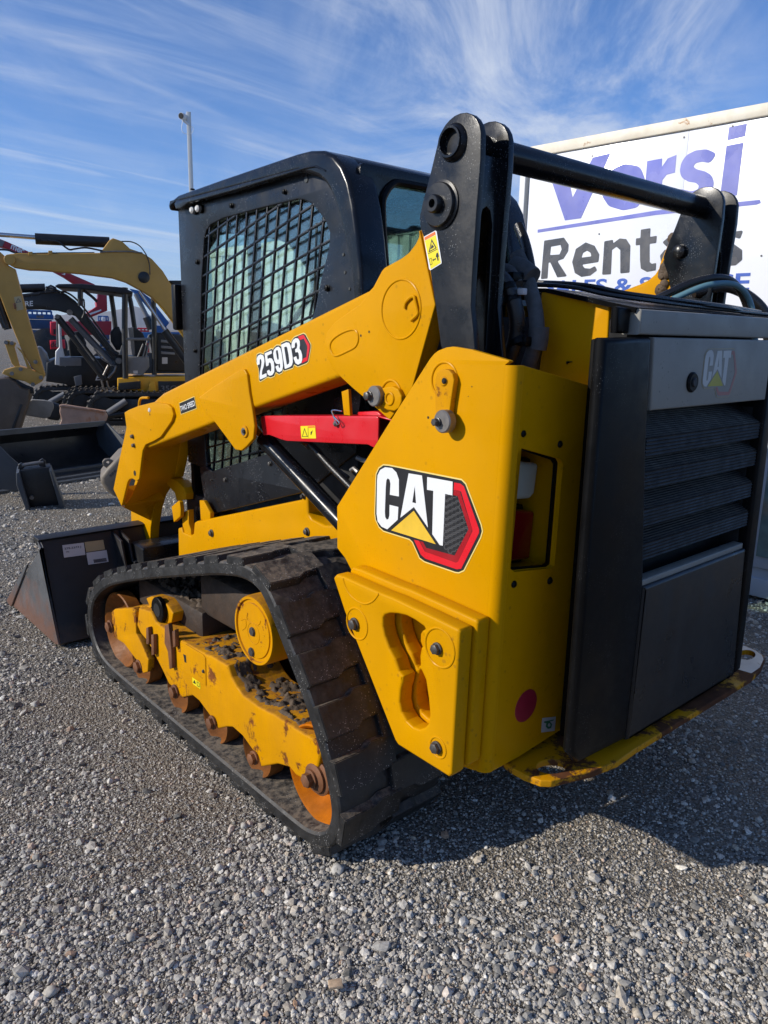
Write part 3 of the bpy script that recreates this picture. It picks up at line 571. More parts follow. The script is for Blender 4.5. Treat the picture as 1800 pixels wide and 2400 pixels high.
def ring(name, fr, z, x, y, ry, rt, t, m, parent=LD, a0=0, a1=360):
    r = rad(fr, z, x, y, ry); u, v = fr.uv1(z, x, y)
    pts = [fr.p(u+r*math.cos(math.radians(a)), v+r*math.sin(math.radians(a)), t) for a in np.linspace(a0, a1, 49)]
    mb = MB(); mb.tube(pts[:-1] if a1-a0 >= 360 else pts, rt, 8, closed=a1-a0 >= 360); return obj(name, mb, m, parent)
def bead(name, fr, z, pts, rt, t, m, parent=LD, closed=True, sm=6):
    q = fr.uv(z, pts)
    if closed: q = [tuple(p) for p in smooth_closed(q, len(q)*sm)[0]]
    else: q = [tuple(p) for p in smooth_open(q, sm)]
    mb = MB(); mb.tube([fr.p(u, v, t) for u, v in q], rt, 8, closed=closed); return obj(name, mb, m, parent)
def hole_(fr, z, x, y, ry, parent, m=None, t=.0006):
    return disc('hole', fr, z, x, y, ry, -.001, t, m or M['void'], parent, edge=.0001, seg=20)

# ---- chassis and engine house
ch = plate('chassis', FX(1.60), 'e', [(520, 1022), (548, 1015), (558, 1055), (622, 1080), (640, 1060), (646, 978), (660, 968), (1478, 800), (1490, 745), (1515, 738), (1526, 760), (1530, 905), (1560, 950), (1659, 1000), (1900, 1000), (1900, 1300), (525, 1300)], -.92, 0, M['yellow'], bevel=.010)
for p in ((785, 1060, 18), (1527, 1048, 20), (1500, 772, 14)): bolt(FX(1.60), 'e', *p, .014, ch, M['bolt'])
mb = MB(); mb.box(1.72, 2.40, 1.14, 2.0, .42, 1.50, .02); mb.box(1.705, 2.41, 1.03, 1.9, 1.36, 1.555, .01); mb.box(1.66, 2.46, 2.0, 2.3, .6, 1.2, .02); obj('engine', mb, M['void'], LD)
mb = MB(); mb.box(1.40, 2.72, 1.16, 1.9, .42, .62, .01); obj('belly_plate', mb, M['black_mud'], LD)
# left hood side panel, sunlit with hose shadows
hsp = plate('hood_side_panel', FX(1.70), 'g', [(560, 553), (835, 600), (1245, 675), (1300, 690), (1318, 735), (1298, 1075), (1290, 1800), (520, 1800)], -.02, 0, M['yellow'], bevel=.004, rnd=.012)
plate('small_bracket', FX(1.70), 'g', [(845, 1385), (848, 1358), (910, 1360), (910, 1368), (862, 1366), (860, 1392)], 0, .004, M['void'], bevel=.001, parent=hsp)
plate('hood_side_panel', Frame((2.42, 0, 0), (0, 1, 0), (0, 0, 1)), None, [(1.06, 1.0), (1.06, 1.585), (1.3, 1.61), (2.0, 1.62), (2.0, 1.0)], -.02, 0, M['yellow'])
F9 = FY(.975)
mb = MB(); mb.add([(1.70, 2.0, 1.655), (1.70, 1.28, 1.628), (1.655, .985, 1.574), (2.465, .985, 1.574), (2.42, 1.28, 1.628), (2.42, 2.0, 1.655)] + [(1.70, 2.0, 1.643), (1.70, 1.28, 1.617), (1.66, .99, 1.562), (2.46, .99, 1.562), (2.42, 1.28, 1.617), (2.42, 2.0, 1.643)],
   [(0, 1, 2, 3, 4, 5), (6, 11, 10, 9, 8, 7), (0, 6, 7, 1), (1, 7, 8, 2), (2, 8, 9, 3), (3, 9, 10, 4), (4, 10, 11, 5), (5, 11, 6, 0)])
lid = obj('hood_lid', mb, M['plastic'], LD, ang=20)
for k, (dz, r_) in enumerate(((.004, .0055), (.012, .006), (.006, .005))):
    pts = [(1.71+.05*k, 1.95, 1.660+dz), (1.71+.06*k, 1.30, 1.634+dz), (1.76+.07*k, 1.10, 1.602+dz), (2.1+.05*k, 1.03-.01*k, 1.586+dz), (2.44, 1.0+.03*k, 1.578+dz)]
    mb = MB(); mb.tube(smooth_open(pts, 8), r_, 8); obj('cable', mb, M['hose'], LD)
# rear strip of the hood and the black corner
plate('hood_rear', F9, None, [(1.666, 1.512), (1.666, 1.571), (2.462, 1.571), (2.462, 1.512)], -.05, 0, M['grey_panel'], bevel=.006)
plate('hood_corner', FY(1.0), None, [(1.610, 1.514), (1.606, 1.575), (1.664, 1.573), (1.664, 1.514)], -.022, 0, M['plastic'], bevel=.008)

# ---- tail door with its louvres
F97 = FY(.970)
up = plate('upper_door_panel', F97, None, [(1.728, 1.507), (2.415, 1.507), (2.415, 1.330), (1.745, 1.330)], -.04, 0, M['grey_panel'], bevel=.005)
disc('lock', F97, 'v5', 168, 960, 198, 0, .008, M['plastic'], up, edge=.004)
disc('lock_core', F97, 'v5', 168, 960, 90, .007, .012, M['seat'], up, edge=.002)
LOGO = dict(
 back=[(205,330),(210,250),(240,185),(290,150),(350,155),(1180,320),(1225,365),(1400,830),(1415,900),(1395,970),(1205,1345),(1150,1370),(1110,1365),(760,1245),(705,1205),(625,1025),(590,990),(290,895),(240,850),(203,770),(195,700)],
 C=[(218,330),(225,260),(255,200),(310,170),(390,180),(440,230),(468,310),(468,505),(365,485),(372,360),(362,312),(340,297),(325,320),(318,400),(308,680),(312,740),(330,770),(350,760),(360,720),(362,600),(462,625),(455,770),(335,880),(270,850),(225,790),(213,700)],
 A=[(580,240),(732,265),(800,860),(640,625),(485,748)], Ah=[(650,385),(665,583),(622,572)],
 T=[(792,282),(1083,335),(1080,492),(997,475),(970,1068),(935,1060),(850,935),(862,440),(790,428)],
 tri=[(638,668),(890,1050),(380,892)],
 band=[(1100,345),(1170,357),(1212,390),(1385,880),(1385,920),(1180,1330),(1130,1337),(770,1215),(720,1170),(640,1000),(700,1012),(765,1135),(1120,1262),(1145,1250),(1310,900),(1305,870),(1180,450),(1160,440),(1095,428)],
 band2=[(1095,430),(1165,445),(1305,875),(1300,910),(1140,1260),(1110,1262),(770,1135),(708,1016),(745,1025),(780,1092),(1105,1180),(1265,880),(1140,500),(1090,488)],
 mesh=[(1000,480),(1090,490),(1140,505),(1262,880),(1100,1172),(980,1140),(800,1090),(770,1030),(960,1078)])
FT = FX(1.37)
def logo(fmap, fr, t, parent, mats, halo=.0035, hexes=True):
    """fmap: logo coordinates -> frame uv.  Layers half a millimetre apart."""
    def lay(name, key, m, t0, holes=(), off=0.):
        mb = MB(); mb.prism(fr, [fmap(p) for p in LOGO[key]], t0, t0+.0005, [[fmap(p) for p in LOGO[h]] for h in holes], offset=off); return obj(name, mb, m, parent, clean=True)
    if mats[5]: lay('logo_border', 'back', mats[5], t, off=halo)
    if mats[1]: lay('logo_back', 'back', mats[1], t+.0004)
    if mats[4]: lay('logo_band', 'band2', mats[4], t+.0008)
    lay('logo_band', 'band', mats[3], t+.0009)
    lay('logo_letter', 'C', mats[0], t+.0009); lay('logo_letter', 'A', mats[0], t+.0009, ['Ah']); lay('logo_letter', 'T', mats[0], t+.0009)
    lay('logo_triangle', 'tri', mats[2], t+.0009)
    if hexes:
        mb = MB(); from mathutils.geometry import intersect_point_line
        poly = LOGO['mesh']
        def inside(x, y):
            c = False
            for i in range(len(poly)):
                (x1, y1), (x2, y2) = poly[i-1], poly[i]
                if (y1 > y) != (y2 > y) and x < (x2-x1)*(y-y1)/(y2-y1)+x1: c = not c
            return c
        for i in range(7):
            for j in range(12):
                cx = 1010+i*45; cy = 450+j*70+(35 if i % 2 else 0) + i*12
                if not inside(cx, cy): continue
                R0, R1 = 37, 25
                o_ = [(cx+R0*.86*math.cos(math.radians(60*k)), cy+R0*math.sin(math.radians(60*k))) for k in range(6)]; i_ = [(cx+R1*.86*math.cos(math.radians(60*k)), cy+R1*math.sin(math.radians(60*k))) for k in range(6)]
                pts = [fmap(p) for p in o_+i_]
                mb.add([fr.p(u, v, t+.0012) for u, v in pts], [(k, (k+1) % 6, 6+(k+1) % 6, 6+k) for k in range(6)])
        obj('logo_mesh', mb, mats[6], parent, clean=False)

# ---- left lift tower: side plate, bent corner, rear plate with lamp window
side = [('u3', 0, 275), ('u3', 60, 180), ('u3', 150, 72), ('u3', 225, 15), ('C', 188, 1160), ('C', 218, 1156), ('C', 300, 1170), ('C', 480, 1222)]
sp = [FT.uv1(*p) for p in side]
r_ = .030
cT = np.array(FT.uv1('P', 1208, 857)); cB = np.array(FT.uv1('P', 1136, 1818))       # the corner line, nearly upright
def corner(v): k = (v-cB[1])/(cT[1]-cB[1]); return cB[0] + (cT[0]-cB[0])*k
sp += [(corner(cT[1]) - r_, cT[1]+.001), (corner(cB[1]) - r_, cB[1])]
low = [('F', 850, 1790), ('u4', 600, 1745), ('u4', 300, 900), ('F', 180, 690), ('F', 140, 612), ('F', 96, 555), ('F', 95, 325), ('d', 1475, 935)]
sp += [FT.uv1(*p) for p in low]
mb = MB(); mb.prism(FT, sp, -.016, 0, bevel=.0008, rnd=.006)
cv = []
ns = 10
for v in np.linspace(cB[1], cT[1], 12):
    yc = -corner(v)                     # U runs along -Y
    for k in range(ns+1):
        g = math.pi/2*k/ns; cv.append((FT.O[0] + r_ - r_*math.cos(g), yc + r_ - r_*math.sin(g), v))
for v in np.linspace(cB[1], cT[1], 12):
    yc = -corner(v)
    for k in range(ns+1):
        g = math.pi/2*k/ns; cv.append((FT.O[0] + r_ - (r_-.016)*math.cos(g), yc + r_ - (r_-.016)*math.sin(g), v))
cf = []; off = 12*(ns+1)
for i in range(11):
    for k in range(ns):
        a = i*(ns+1)+k; cf.append((a, a+1, a+ns+2, a+ns+1)); cf.append((off+a, off+a+ns+1, off+a+ns+2, off+a+1))
for k in range(ns):
    a = 11*(ns+1)+k; cf.append((a, a+1, off+a+1, off+a)); cf.append((k, off+k, off+k+1, k+1))
mb.add(cv, cf)
# rear plate follows the leaning corner line
tilt = np.array([0, (-corner(cT[1]))-(-corner(cB[1])), cT[1]-cB[1]]); tilt /= np.linalg.norm(tilt)
FRP = Frame((FT.O[0], -corner(cB[1]), cB[1]), (1, 0, 0), tilt)
Hh = (cT[1]-cB[1])/tilt[2]
win = [('G', 185, 888), ('G', 420, 955), ('G', 436, 985), ('G', 385, 1600), ('G', 360, 1618), ('G', 140, 1640), ('G', 115, 1620), ('G', 155, 930)]
win = [FRP.uv1(*p) for p in win]
tr = FRP.uv1('P', 1385, 904)
rear = [(r_, 0), (r_, Hh), (tr[0], tr[1]), (tr[0]+.10, tr[1]-.03), (tr[0]+.10, .02), (.14, 0)]
mb.prism(FRP, rear, -.016, 0, [win], bevel=.002, rnd=.003)
tower = obj('lift_tower', mb, M['yellow'], LD)
mb = MB(); w0 = [min(p[0] for p in win), max(p[0] for p in win)]; w1 = [min(p[1] for p in win), max(p[1] for p in win)]
# lamp pocket
q = [(w0[0]-.01, w1[0]-.01), (w0[1]+.012, w1[0]-.01), (w0[1]+.012, w1[1]+.01), (w0[0]-.01, w1[1]+.01)]
V = [FRP.p(*p, -.0165) for p in q] + [FRP.p(*p, -.17) for p in q]; mb.add(V, [(0, 4, 5, 1), (1, 5, 6, 2), (2, 6, 7, 3), (3, 7, 4, 0), (4, 7, 6, 5)])
obj('lamp_pocket', mb, M['yellow'], tower, clean=False)
mb = MB(); mb.prism(FRP, [(p[0], p[1]) for p in win], -.022, -.0165, [[(p[0]*.86+.14*np.mean(w0), p[1]*.95+.05*np.mean(w1)) for p in win]]); obj('rubber_edge', mb, M['plastic'], tower)
FL = FRP.off(-.075)
plate('work_lamp', FL, 'G', [(100, 965), (285, 985), (292, 1000), (268, 1170), (240, 1200), (100, 1212)], -.05, 0, M['lens_white'], bevel=.012, rnd=.012, parent=tower)
plate('lamp_housing', FL, 'G', [(100, 940), (300, 965), (302, 1010), (278, 1190), (240, 1216), (100, 1228)], -.07, -.03, M['plastic'], bevel=.008, rnd=.01, parent=tower)
plate('tail_lamp', FL, 'G', [(95, 1262), (265, 1272), (268, 1290), (240, 1560), (95, 1580)], -.05, 0, M['lens_red'], bevel=.01, rnd=.008, parent=tower)
plate('lamp_base', FL, 'G', [(90, 1240), (262, 1250), (250, 1600), (90, 1620)], -.08, -.035, M['plastic'], bevel=.006, parent=tower)
for x, y in ((195, 808), (413, 870), (352, 1687), (138, 1708)):
    disc('button_head_screw', FRP, 'G', x, y, 21, 0, .006, M['plastic'], tower, edge=.004, seg=20)
disc('red_dot', FRP, 'H', 211, 648, 90, 0, .0008, M['dot'], tower, edge=.0002)
st = plate('sticker', FRP, 'H', [(308, 722), (390, 713), (382, 798), (302, 808)], 0, .0006, M['paper'], bevel=0, parent=tower)
plate('sticker_mark', FRP, 'H', [(318, 742), (376, 730), (374, 737), (352, 742), (366, 757), (360, 782), (340, 786), (328, 772), (332, 752), (318, 750)], .0007, .0010, M['green_ink'], holes=[[(342, 755), (352, 752), (357, 765), (348, 775), (340, 768)]], bevel=0, parent=tower)
# main logo
mt = [M['d_white'], M['d_black'], M['d_gold'], M['d_red'], M['d_dkred'], M['d_halo'], M['d_grey']]
logo(lambda p: FT.uv1('h', *p), FT, .0004, tower, mt)
# same emblem, worn, on the tail door (its true proportions scaled down)
hu = [FT.uv1('h', *p) for p in LOGO['back']]; hu0, hu1 = min(p[0] for p in hu), max(p[0] for p in hu); hv0, hv1 = min(p[1] for p in hu), max(p[1] for p in hu)
du0, _ = F97.uv1('v5', 395, 700); du1, _ = F97.uv1('v5', 1062, 700); _, dv0 = F97.uv1('v5', 800, 1245); _, dv1 = F97.uv1('v5', 700, 312)
def fdoor(p):
    u, v = FT.uv1('h', *p); return du0+(u-hu0)/(hu1-hu0)*(du1-du0), dv0+(v-hv0)/(hv1-hv0)*(dv1-dv0)
logo(fdoor, F97, .0003, up, [M['logo_pale'], M['grey_panel'], M['logo_gold'], M['logo_rose'], None, M['logo_line'], None], halo=.0016, hexes=False)
# pivot pin, retaining lever and stop pulley on the tower
ring('pin_boss', FT, 'u3', 345, 590, 350, .0035, .0, M['yellow'], tower)
plate('retaining_plate', FX(1.352), 'u3', [(160, 700), (160, 560), (190, 460), (250, 395), (340, 370), (430, 392), (500, 470), (530, 590), (512, 720), (470, 1000), (440, 1230), (330, 1290), (165, 1260), (158, 900)], -.018, 0, M['yellow_worn'], bevel=.003, rnd=.004, parent=tower)
disc('pin', FX(1.352), 'u3', 335, 610, 100, -.004, .004, M['yellow_worn'], tower)
disc('grease_nipple', FX(1.348), 'u3', 335, 605, 62, -.002, .003, M['void'], tower, seg=16)
disc('stop_disc', FX(1.332), 'u3', 288, 1395, 228, -.022, 0, M['steel'], tower)
bolt(FX(1.332), 'u3', 225, 1400, 70, .018, tower, M['bolt'], 1.25)
for x, y, r in ((30, 1315, 26), (880, 715, 14), (810, 905, 10)): hole_(FT, 'u3', x, y, r, tower)
mirror(tower, LD, XC)

# ---- counterweights: two cast plates with a key-shaped hand hole
FW = FX(1.27)
wo_ = [(2, 215), (30, 183), (100, 205), (430, 352), (560, 402), (850, 540), (1162, 692), (1176, 722), (1100, 2036), (1075, 2062), (602, 1765), (573, 1720), (105, 528)]
wh = [(463, 590), (480, 560), (530, 545), (600, 550), (680, 568), (760, 610), (840, 668), (852, 690), (826, 706), (832, 762), (852, 832), (815, 862), (800, 940), (805, 1025), (782, 1042), (820, 1080), (855, 1160), (880, 1330), (893, 1480), (885, 1560), (850, 1602), (800, 1620), (740, 1597), (680, 1540), (635, 1460), (617, 1370), (625, 1260), (645, 1190), (652, 1130), (612, 1080), (575, 970), (520, 870), (480, 760), (462, 670)]
cw = plate('counterweight', FW, 'u4', wo_, -.048, 0, M['yellow'], holes=[wh], bevel=.007, rnd=.006)
for x, y in ((205, 640), (970, 868), (965, 1782)):
    bolt(FW.off(.001), 'u4', x, y, 42, .016, cw, M['bolt'], 1.35)
ring('boss', FW, 'u4', 225, 640, 140, .003, -.0005, M['yellow'], cw); ring('boss', FW, 'u4', 990, 862, 178, .0035, -.0005, M['yellow'], cw); ring('boss', FW, 'u4', 975, 1785, 92, .003, -.0005, M['yellow'], cw)
bead('cast_bead', FW, 'u4', [(95, 220), (115, 290), (160, 370), (230, 430), (300, 455), (370, 430), (425, 365)], .003, -.0005, M['yellow'], cw, closed=False)
F2 = FX(1.322)
uv1 = FW.uv('u4', wo_)
cu_, cv_ = np.mean([p[0] for p in uv1]), np.mean([p[1] for p in uv1])
uvh = [(p[0]+.004, p[1]+.004) for p in FW.uv('u4', wh)]
hc = (np.mean([p[0] for p in uvh]), np.mean([p[1] for p in uvh]))
mb = MB(); mb.prism(F2, [(p[0]+.010, p[1]+.014) for p in uv1], -.046, 0, [[(hc[0]+(p[0]-hc[0])*.9, hc[1]+(p[1]-hc[1])*.97) for p in uvh]], bevel=.007, rnd=.008)
cw2 = obj('counterweight', mb, M['yellow'], LD)
mirror(cw, LD, XC); mirror(cw2, LD, XC)

# ---- rear link: two black plates, slotted web, cross tube
FK = FX(1.40)
lk = [(155, 290), (168, 240), (188, 190), (215, 145), (250, 105), (290, 72), (335, 52), (385, 46), (430, 62), (465, 95), (490, 145), (502, 205), (498, 420), (482, 640), (468, 800), (455, 1000), (440, 1200), (428, 1400), (420, 1590), (440, 1780), (460, 2050), (230, 2080), (180, 1900), (160, 1740), (140, 1590), (100, 1340), (52, 1070), (15, 955), (12, 870), (40, 745), (70, 640), (95, 540)]
luv = FK.uv('u2', lk)
tu, tv = FK.uv1('u2', 284, 288)
mb = MB(); mb.prism(FK, luv, -.018, 0, bevel=.002); lk_o = obj('link_plate', mb, M['black_mud'], LD)
mb = MB(); mb.prism(FX(1.50), luv, -.018, 0, bevel=.002); lk_i = obj('link_plate', mb, M['black'], LD)
ry = .30*rad(FK, 'u2', 284, 288, 100)/.29
rT = rad(FK, 'u2', 284, 288, 128)
Yt, Zt = -tu, tv
# web between the plates, with its rounded slot (faces the rear)
webY = -FK.uv1('u2', 470, 800)[0] + .022
sl = [(1.435, 1.40), (1.435, 1.765), (1.445, 1.795), (1.4585, 1.803), (1.472, 1.795), (1.482, 1.765), (1.482, 1.40)]
mb = MB(); mb.prism(FY(webY), [(1.417, 1.38), (1.417, 1.915), (1.501, 1.915), (1.501, 1.38)], -.012, 0, [sl], bevel=.001); web = obj('link_web', mb, M['black'], LD)
mb = MB(); mb.lathe((1.382, Yt, Zt), (1, 0, 0), [(rT*.80, .004), (rT*.84, 0), (rT*.98, 0), (rT, .004), (rT, 1.36), (rT*.98, 1.364), (rT*.84, 1.364), (rT*.80, 1.36), (rT*.80, .004)], 40, caps=False); obj('cross_tube', mb, M['black'], LD)
mb = MB(); mb.lathe((1.388, Yt, Zt), (1, 0, 0), [(rT*1.0, 0), (rT*1.22, .010), (rT*1.22, .013)], 40, caps=False); obj('weld_collar', mb, M['black_mud'], LD)
mb = MB(); mb.lathe((1.60, Yt, Zt), (1, 0, 0), [(rT*.8, 0), (0.001, .001)], 32, caps=False); obj('tube_bulkhead', mb, M['void'], LD)
def pincap(fr, m1, m2, par):
    disc('pin_cap', fr, 'u2', 187, 785, 178, -.001, .012, m1, par, prof=lambda r: [(r*1.12, -.001), (r*1.12, .004), (r, .006), (r, .013), (r*.96, .016), (r*.42, .017), (r*.42, .030), (r*.36, .034), (r*.2, .034), (r*.17, .020)])
pincap(FK, M['black_mud'], None, lk_o)
wl = plate('warning_label', FK, 'u2', [(48, 1038), (140, 988), (150, 995), (190, 1238), (188, 1252), (100, 1306), (90, 1295)], .0006, .0012, M['d_white'], bevel=0, parent=lk_o)
plate('label_field', FK, 'u2', [(57, 1070), (144, 1024), (184, 1245), (104, 1296)], .0013, .0017, M['d_yellow'], bevel=0, parent=lk_o)
plate('label_header', FK, 'u2', [(53, 1044), (138, 996), (143, 1020), (57, 1067)], .0013, .0017, M['d_orange'], bevel=0, parent=lk_o)
plate('label_symbol', FK, 'u2', [(112, 1056), (152, 1128), (88, 1163)], .0018, .0021, M['d_black'], holes=[[(112, 1074), (143, 1126), (97, 1151)]], bevel=0, parent=lk_o)
plate('label_symbol', FK, 'u2', [(114, 1096), (120, 1105), (132, 1118), (122, 1126), (112, 1132), (102, 1138), (108, 1118)], .0018, .0021, M['d_black'], bevel=0, parent=lk_o)
plate('label_symbol', FK, 'u2', [(84, 1172), (157, 1134), (158, 1138), (85, 1176)], .0018, .0021, M['d_black'], bevel=0, parent=lk_o)
plate('label_symbol', FK, 'u2', [(150, 1172), (158, 1163), (164, 1172), (170, 1196), (164, 1200), (168, 1226), (160, 1230), (154, 1202), (146, 1200), (148, 1182)], .0018, .0021, M['d_black'], bevel=0, parent=lk_o)
plate('label_symbol', FK, 'u2', [(118, 1224), (126, 1212), (126, 1220), (138, 1214), (138, 1206), (146, 1212), (140, 1226), (140, 1220), (128, 1226), (128, 1234)], .0018, .0021, M['d_black'], bevel=0, parent=lk_o)
plate('label_symbol', FK, 'u2', [(92, 1216), (110, 1206), (118, 1256), (101, 1266)], .0018, .0021, M['d_black'], holes=[[(95, 1218), (108, 1211), (115, 1253), (103, 1261)]], bevel=0, parent=lk_o)
ri = mirror(lk_i, LD, XC); ro = mirror(lk_o, LD, XC); mirror(web, LD, XC)
FR = FX(2*XC - 1.50 - .018*0)      # inner face of the right-hand link, seen from the left
FRi = FX(2.620)
disc('pin_cap', FRi, 't3', 870, 1545, 138, 0, .014, M['black_mud'], ri, prof=lambda r: [(r*1.1, -.001), (r*1.1, .004), (r, .006), (r, .013), (r*.95, .016), (r*.5, .017), (r*.45, .034), (r*.25, .040)])
bm_ = MB(); rr = random.Random(3)
for k in range(26):
    a = rr.random(); x = 800 - 150*a + rr.uniform(-18, 26); y = 1380 + 520*a
    u, v = FRi.uv1('t3', x, y); bm_.lathe(FRi.p(u, v, -.002), FRi.W, [(rr.uniform(.012, .022), 0), (rr.uniform(.008, .013), rr.uniform(.004, .008)), (.003, .010)], 9)
obj('caked_mud', bm_, M['mud'], ri)

# ---- left lift arm
FA = FX(1.43)
arm = [('B', 1430, 500), ('B', 1424, 545), ('B', 1405, 590), ('B', 1370, 635), ('B', 1320, 672), ('B', 1225, 725), ('B', 1212, 740), ('B', 1165, 830), ('B', 1140, 856), ('B', 600, 1126), ('B', 0, 1426), ('e', 300, 62), ('e', 190, 105), ('e', 150, 130), ('e', 150, 300), ('e', 260, 398), ('e', 283, 402), ('e', 830, 192), ('B', 440, 1530), ('B', 505, 1512), ('B', 985, 1337), ('B', 1010, 1350), ('d', 1225, 728), ('d', 1300, 800), ('d', 1400, 900), ('d', 1475, 936), ('B', 1390, 1395), ('B', 1518, 932), ('u2', 250, 1200), ('u2', 320, 900), ('u2', 300, 700), ('u2', 200, 600), ('u2', 90, 650)]
mb = MB(); mb.prism(FA, [FA.uv1(*p) for p in arm], -.062, 0, bevel=.014, res=3)
tubeU = [FA.uv1(*p) for p in [('B', 1110, 871), ('B', 600, 1126), ('B', 0, 1426), ('e', 300, 62), ('e', 190, 105), ('e', 152, 135), ('e', 155, 300), ('e', 260, 396), ('e', 283, 401), ('e', 830, 192), ('B', 440, 1529), ('B', 505, 1511), ('B', 985, 1336), ('B', 1010, 1345)]]
mb.prism(FA, [(u, v-.0006) for u, v in tubeU], -.128, -.020, bevel=.014, res=3); la = obj('lift_arm', mb, M['yellow'], LD); mirror(la, LD, XC)
FP_ = FX(1.418)
fpl = plate('arm_nose_plate', FP_, 'e', [(104, 122), (140, 100), (215, 70), (330, 42), (440, 58), (470, 85), (485, 140), (470, 190), (385, 312), (330, 345), (268, 372), (245, 420), (232, 520), (218, 640), (200, 655), (188, 650), (165, 636), (142, 642), (128, 665), (82, 852), (18, 718), (68, 470), (120, 238)], -.014, 0, M['yellow'], bevel=.003, rnd=.006)
for x, y in ((172, 308), (182, 378)): bolt(FP_, 'e', x, y, 14, .012, fpl, M['bolt'], 1.2)
hole_(FP_, 'e', 186, 594, 21, fpl)
disc('plug', FP_, 'e', 300, 104, 18, 0, .004, M['paper'], fpl, seg=16); hole_(FP_, 'e', 303, 137, 8, fpl); hole_(FP_, 'e', 310, 257, 6, fpl)
bead('lifting_eye', FX(1.47), 'A', [(1030, 1430), (1035, 1390), (1050, 1368), (1100, 1366)], .006, 0, M['yellow'], la, closed=False)
kb = plate('knee_plate', FX(1.420), 'B', [(200, 1450), (290, 1385), (430, 1295), (455, 1292), (470, 1320), (482, 1420), (500, 1520), (512, 1610), (505, 1680), (470, 1720), (440, 1745), (405, 1740), (350, 1665), (290, 1585), (240, 1540)], -.014, 0, M['yellow'], bevel=.004, rnd=.008)
disc('pin', FX(1.420), 'e', 1045, 270, 46, 0, .006, M['yellow_worn'], kb, edge=.002); disc('pin_ring', FX(1.420), 'e', 1042, 270, 30, .006, .009, M['steel'], kb, edge=.002); disc('pin_end', FX(1.412), 'e', 1035, 270, 16, 0, .004, M['void'], kb, edge=.001, seg=16)
rp = plate('arm_heel_plate', FX(1.424), 'B', [(1428, 510), (1425, 560), (1405, 600), (1370, 645), (1320, 685), (1235, 738), (1215, 760), (1175, 840), (1100, 930), (960, 1030), (915, 1085), (900, 1150), (915, 1230), (950, 1295), (1000, 1345), (1060, 1400), (1150, 1475), (1200, 1520), (1262, 1575), (1388, 1398), (1516, 935)], -.008, 0, M['yellow'], bevel=.003, rnd=.008)
FH = FX(1.424)
ring('pressed_ring', FH, 'B', 1325, 960, 165, .0035, -.0005, M['yellow'], rp)
bead('pressed_slot', FH, 'B', [(940, 1195), (933, 1160), (950, 1125), (1000, 1090), (1055, 1072), (1082, 1085), (1090, 1125), (1075, 1165), (1030, 1192), (965, 1218)], .0035, 0, M['yellow'], rp)
bead('pressed_slot', FA, 'B', [(322, 1455), (312, 1430), (325, 1400), (365, 1378), (408, 1372)], .0035, 0, M['yellow'], la, closed=False)
bead('welded_hook', FH, 'B', [(1352, 955), (1358, 925), (1385, 895), (1405, 890), (1412, 912), (1424, 965), (1424, 988), (1388, 1022)], .0045, .004, M['yellow'], rp, closed=False, sm=4)
for x, y in ((1104, 1106), (1150, 1085)): hole_(FH, 'B', x, y, 7, rp)
pl = plate('stop_link', FX(1.408), 'd', [(1280, 800), (1290, 640), (1340, 632), (1420, 612), (1490, 602), (1545, 632), (1578, 700), (1578, 755), (1555, 815), (1510, 845), (1440, 835), (1370, 797)], -.016, 0, M['yellow'], bevel=.004, rnd=.006)
ring('boss', FX(1.408), 'd', 1465, 722, 58, .004, 0, M['yellow'], pl); ring('boss', FX(1.424), 'd', 1480, 690, 145, .004, 0, M['yellow'], pl)
disc('stop_disc', FX(1.390), 'd', 1302, 700, 102, -.02, 0, M['steel'], pl); bolt(FX(1.390), 'd', 1270, 695, 38, .016, pl, M['bolt'], 1.25)
# model number decal on the arm
TD = .0006
def arm_decal(name, pts, m, t, holes=(), off=0., rnd=.003): 
    mb = MB(); mb.prism(FA, FA.uv('v4', pts), t, t+.0005, [FA.uv('v4', h) for h in holes], rnd=rnd, offset=off); return obj(name, mb, m, la)
nb = [(345, 560), (352, 430), (400, 400), (440, 402), (490, 425), (500, 382), (640, 312), (668, 330), (690, 290), (740, 245), (790, 245), (828, 275), (825, 200), (930, 155), (990, 168), (1020, 205), (1040, 140), (1090, 85), (1260, 15), (1300, 40), (1400, 230), (1400, 290), (1352, 555), (1315, 590), (1150, 655), (1078, 612), (1052, 680), (890, 735), (868, 705), (845, 770), (785, 802), (720, 762), (690, 840), (620, 868), (570, 850), (420, 945), (402, 920), (390, 700)]
arm_decal('decal_border', nb, M['d_halo'], TD, off=.0028); arm_decal('decal_back', nb, M['d_black'], TD+.0004)
T2 = TD+.0009
arm_decal('numeral', [(358, 560), (356, 500), (378, 445), (430, 418), (480, 438), (500, 490), (505, 560), (490, 650), (460, 740), (455, 825), (545, 782), (549, 852), (420, 910), (410, 850), (418, 760), (438, 665), (450, 570), (440, 515), (422, 508), (412, 535), (412, 612), (364, 632)], M['d_white'], T2)
arm_decal('numeral', [(508, 400), (642, 343), (652, 400), (560, 445), (566, 515), (600, 492), (648, 498), (685, 560), (698, 660), (696, 760), (660, 820), (610, 836), (570, 812), (552, 742), (600, 716), (612, 752), (635, 745), (640, 680), (630, 600), (610, 572), (590, 590), (586, 632), (540, 656)], M['d_white'], T2)
arm_decal('numeral', [(675, 400), (690, 330), (730, 285), (780, 268), (815, 300), (837, 380), (857, 520), (866, 650), (850, 730), (800, 766), (755, 750), (725, 682), (720, 656), (775, 626), (785, 672), (800, 690), (812, 662), (805, 592), (780, 612), (735, 602), (705, 562), (685, 480)], M['d_white'], T2, holes=[[(728, 362), (745, 330), (765, 345), (780, 430), (785, 500), (775, 530), (758, 520), (745, 470)]])
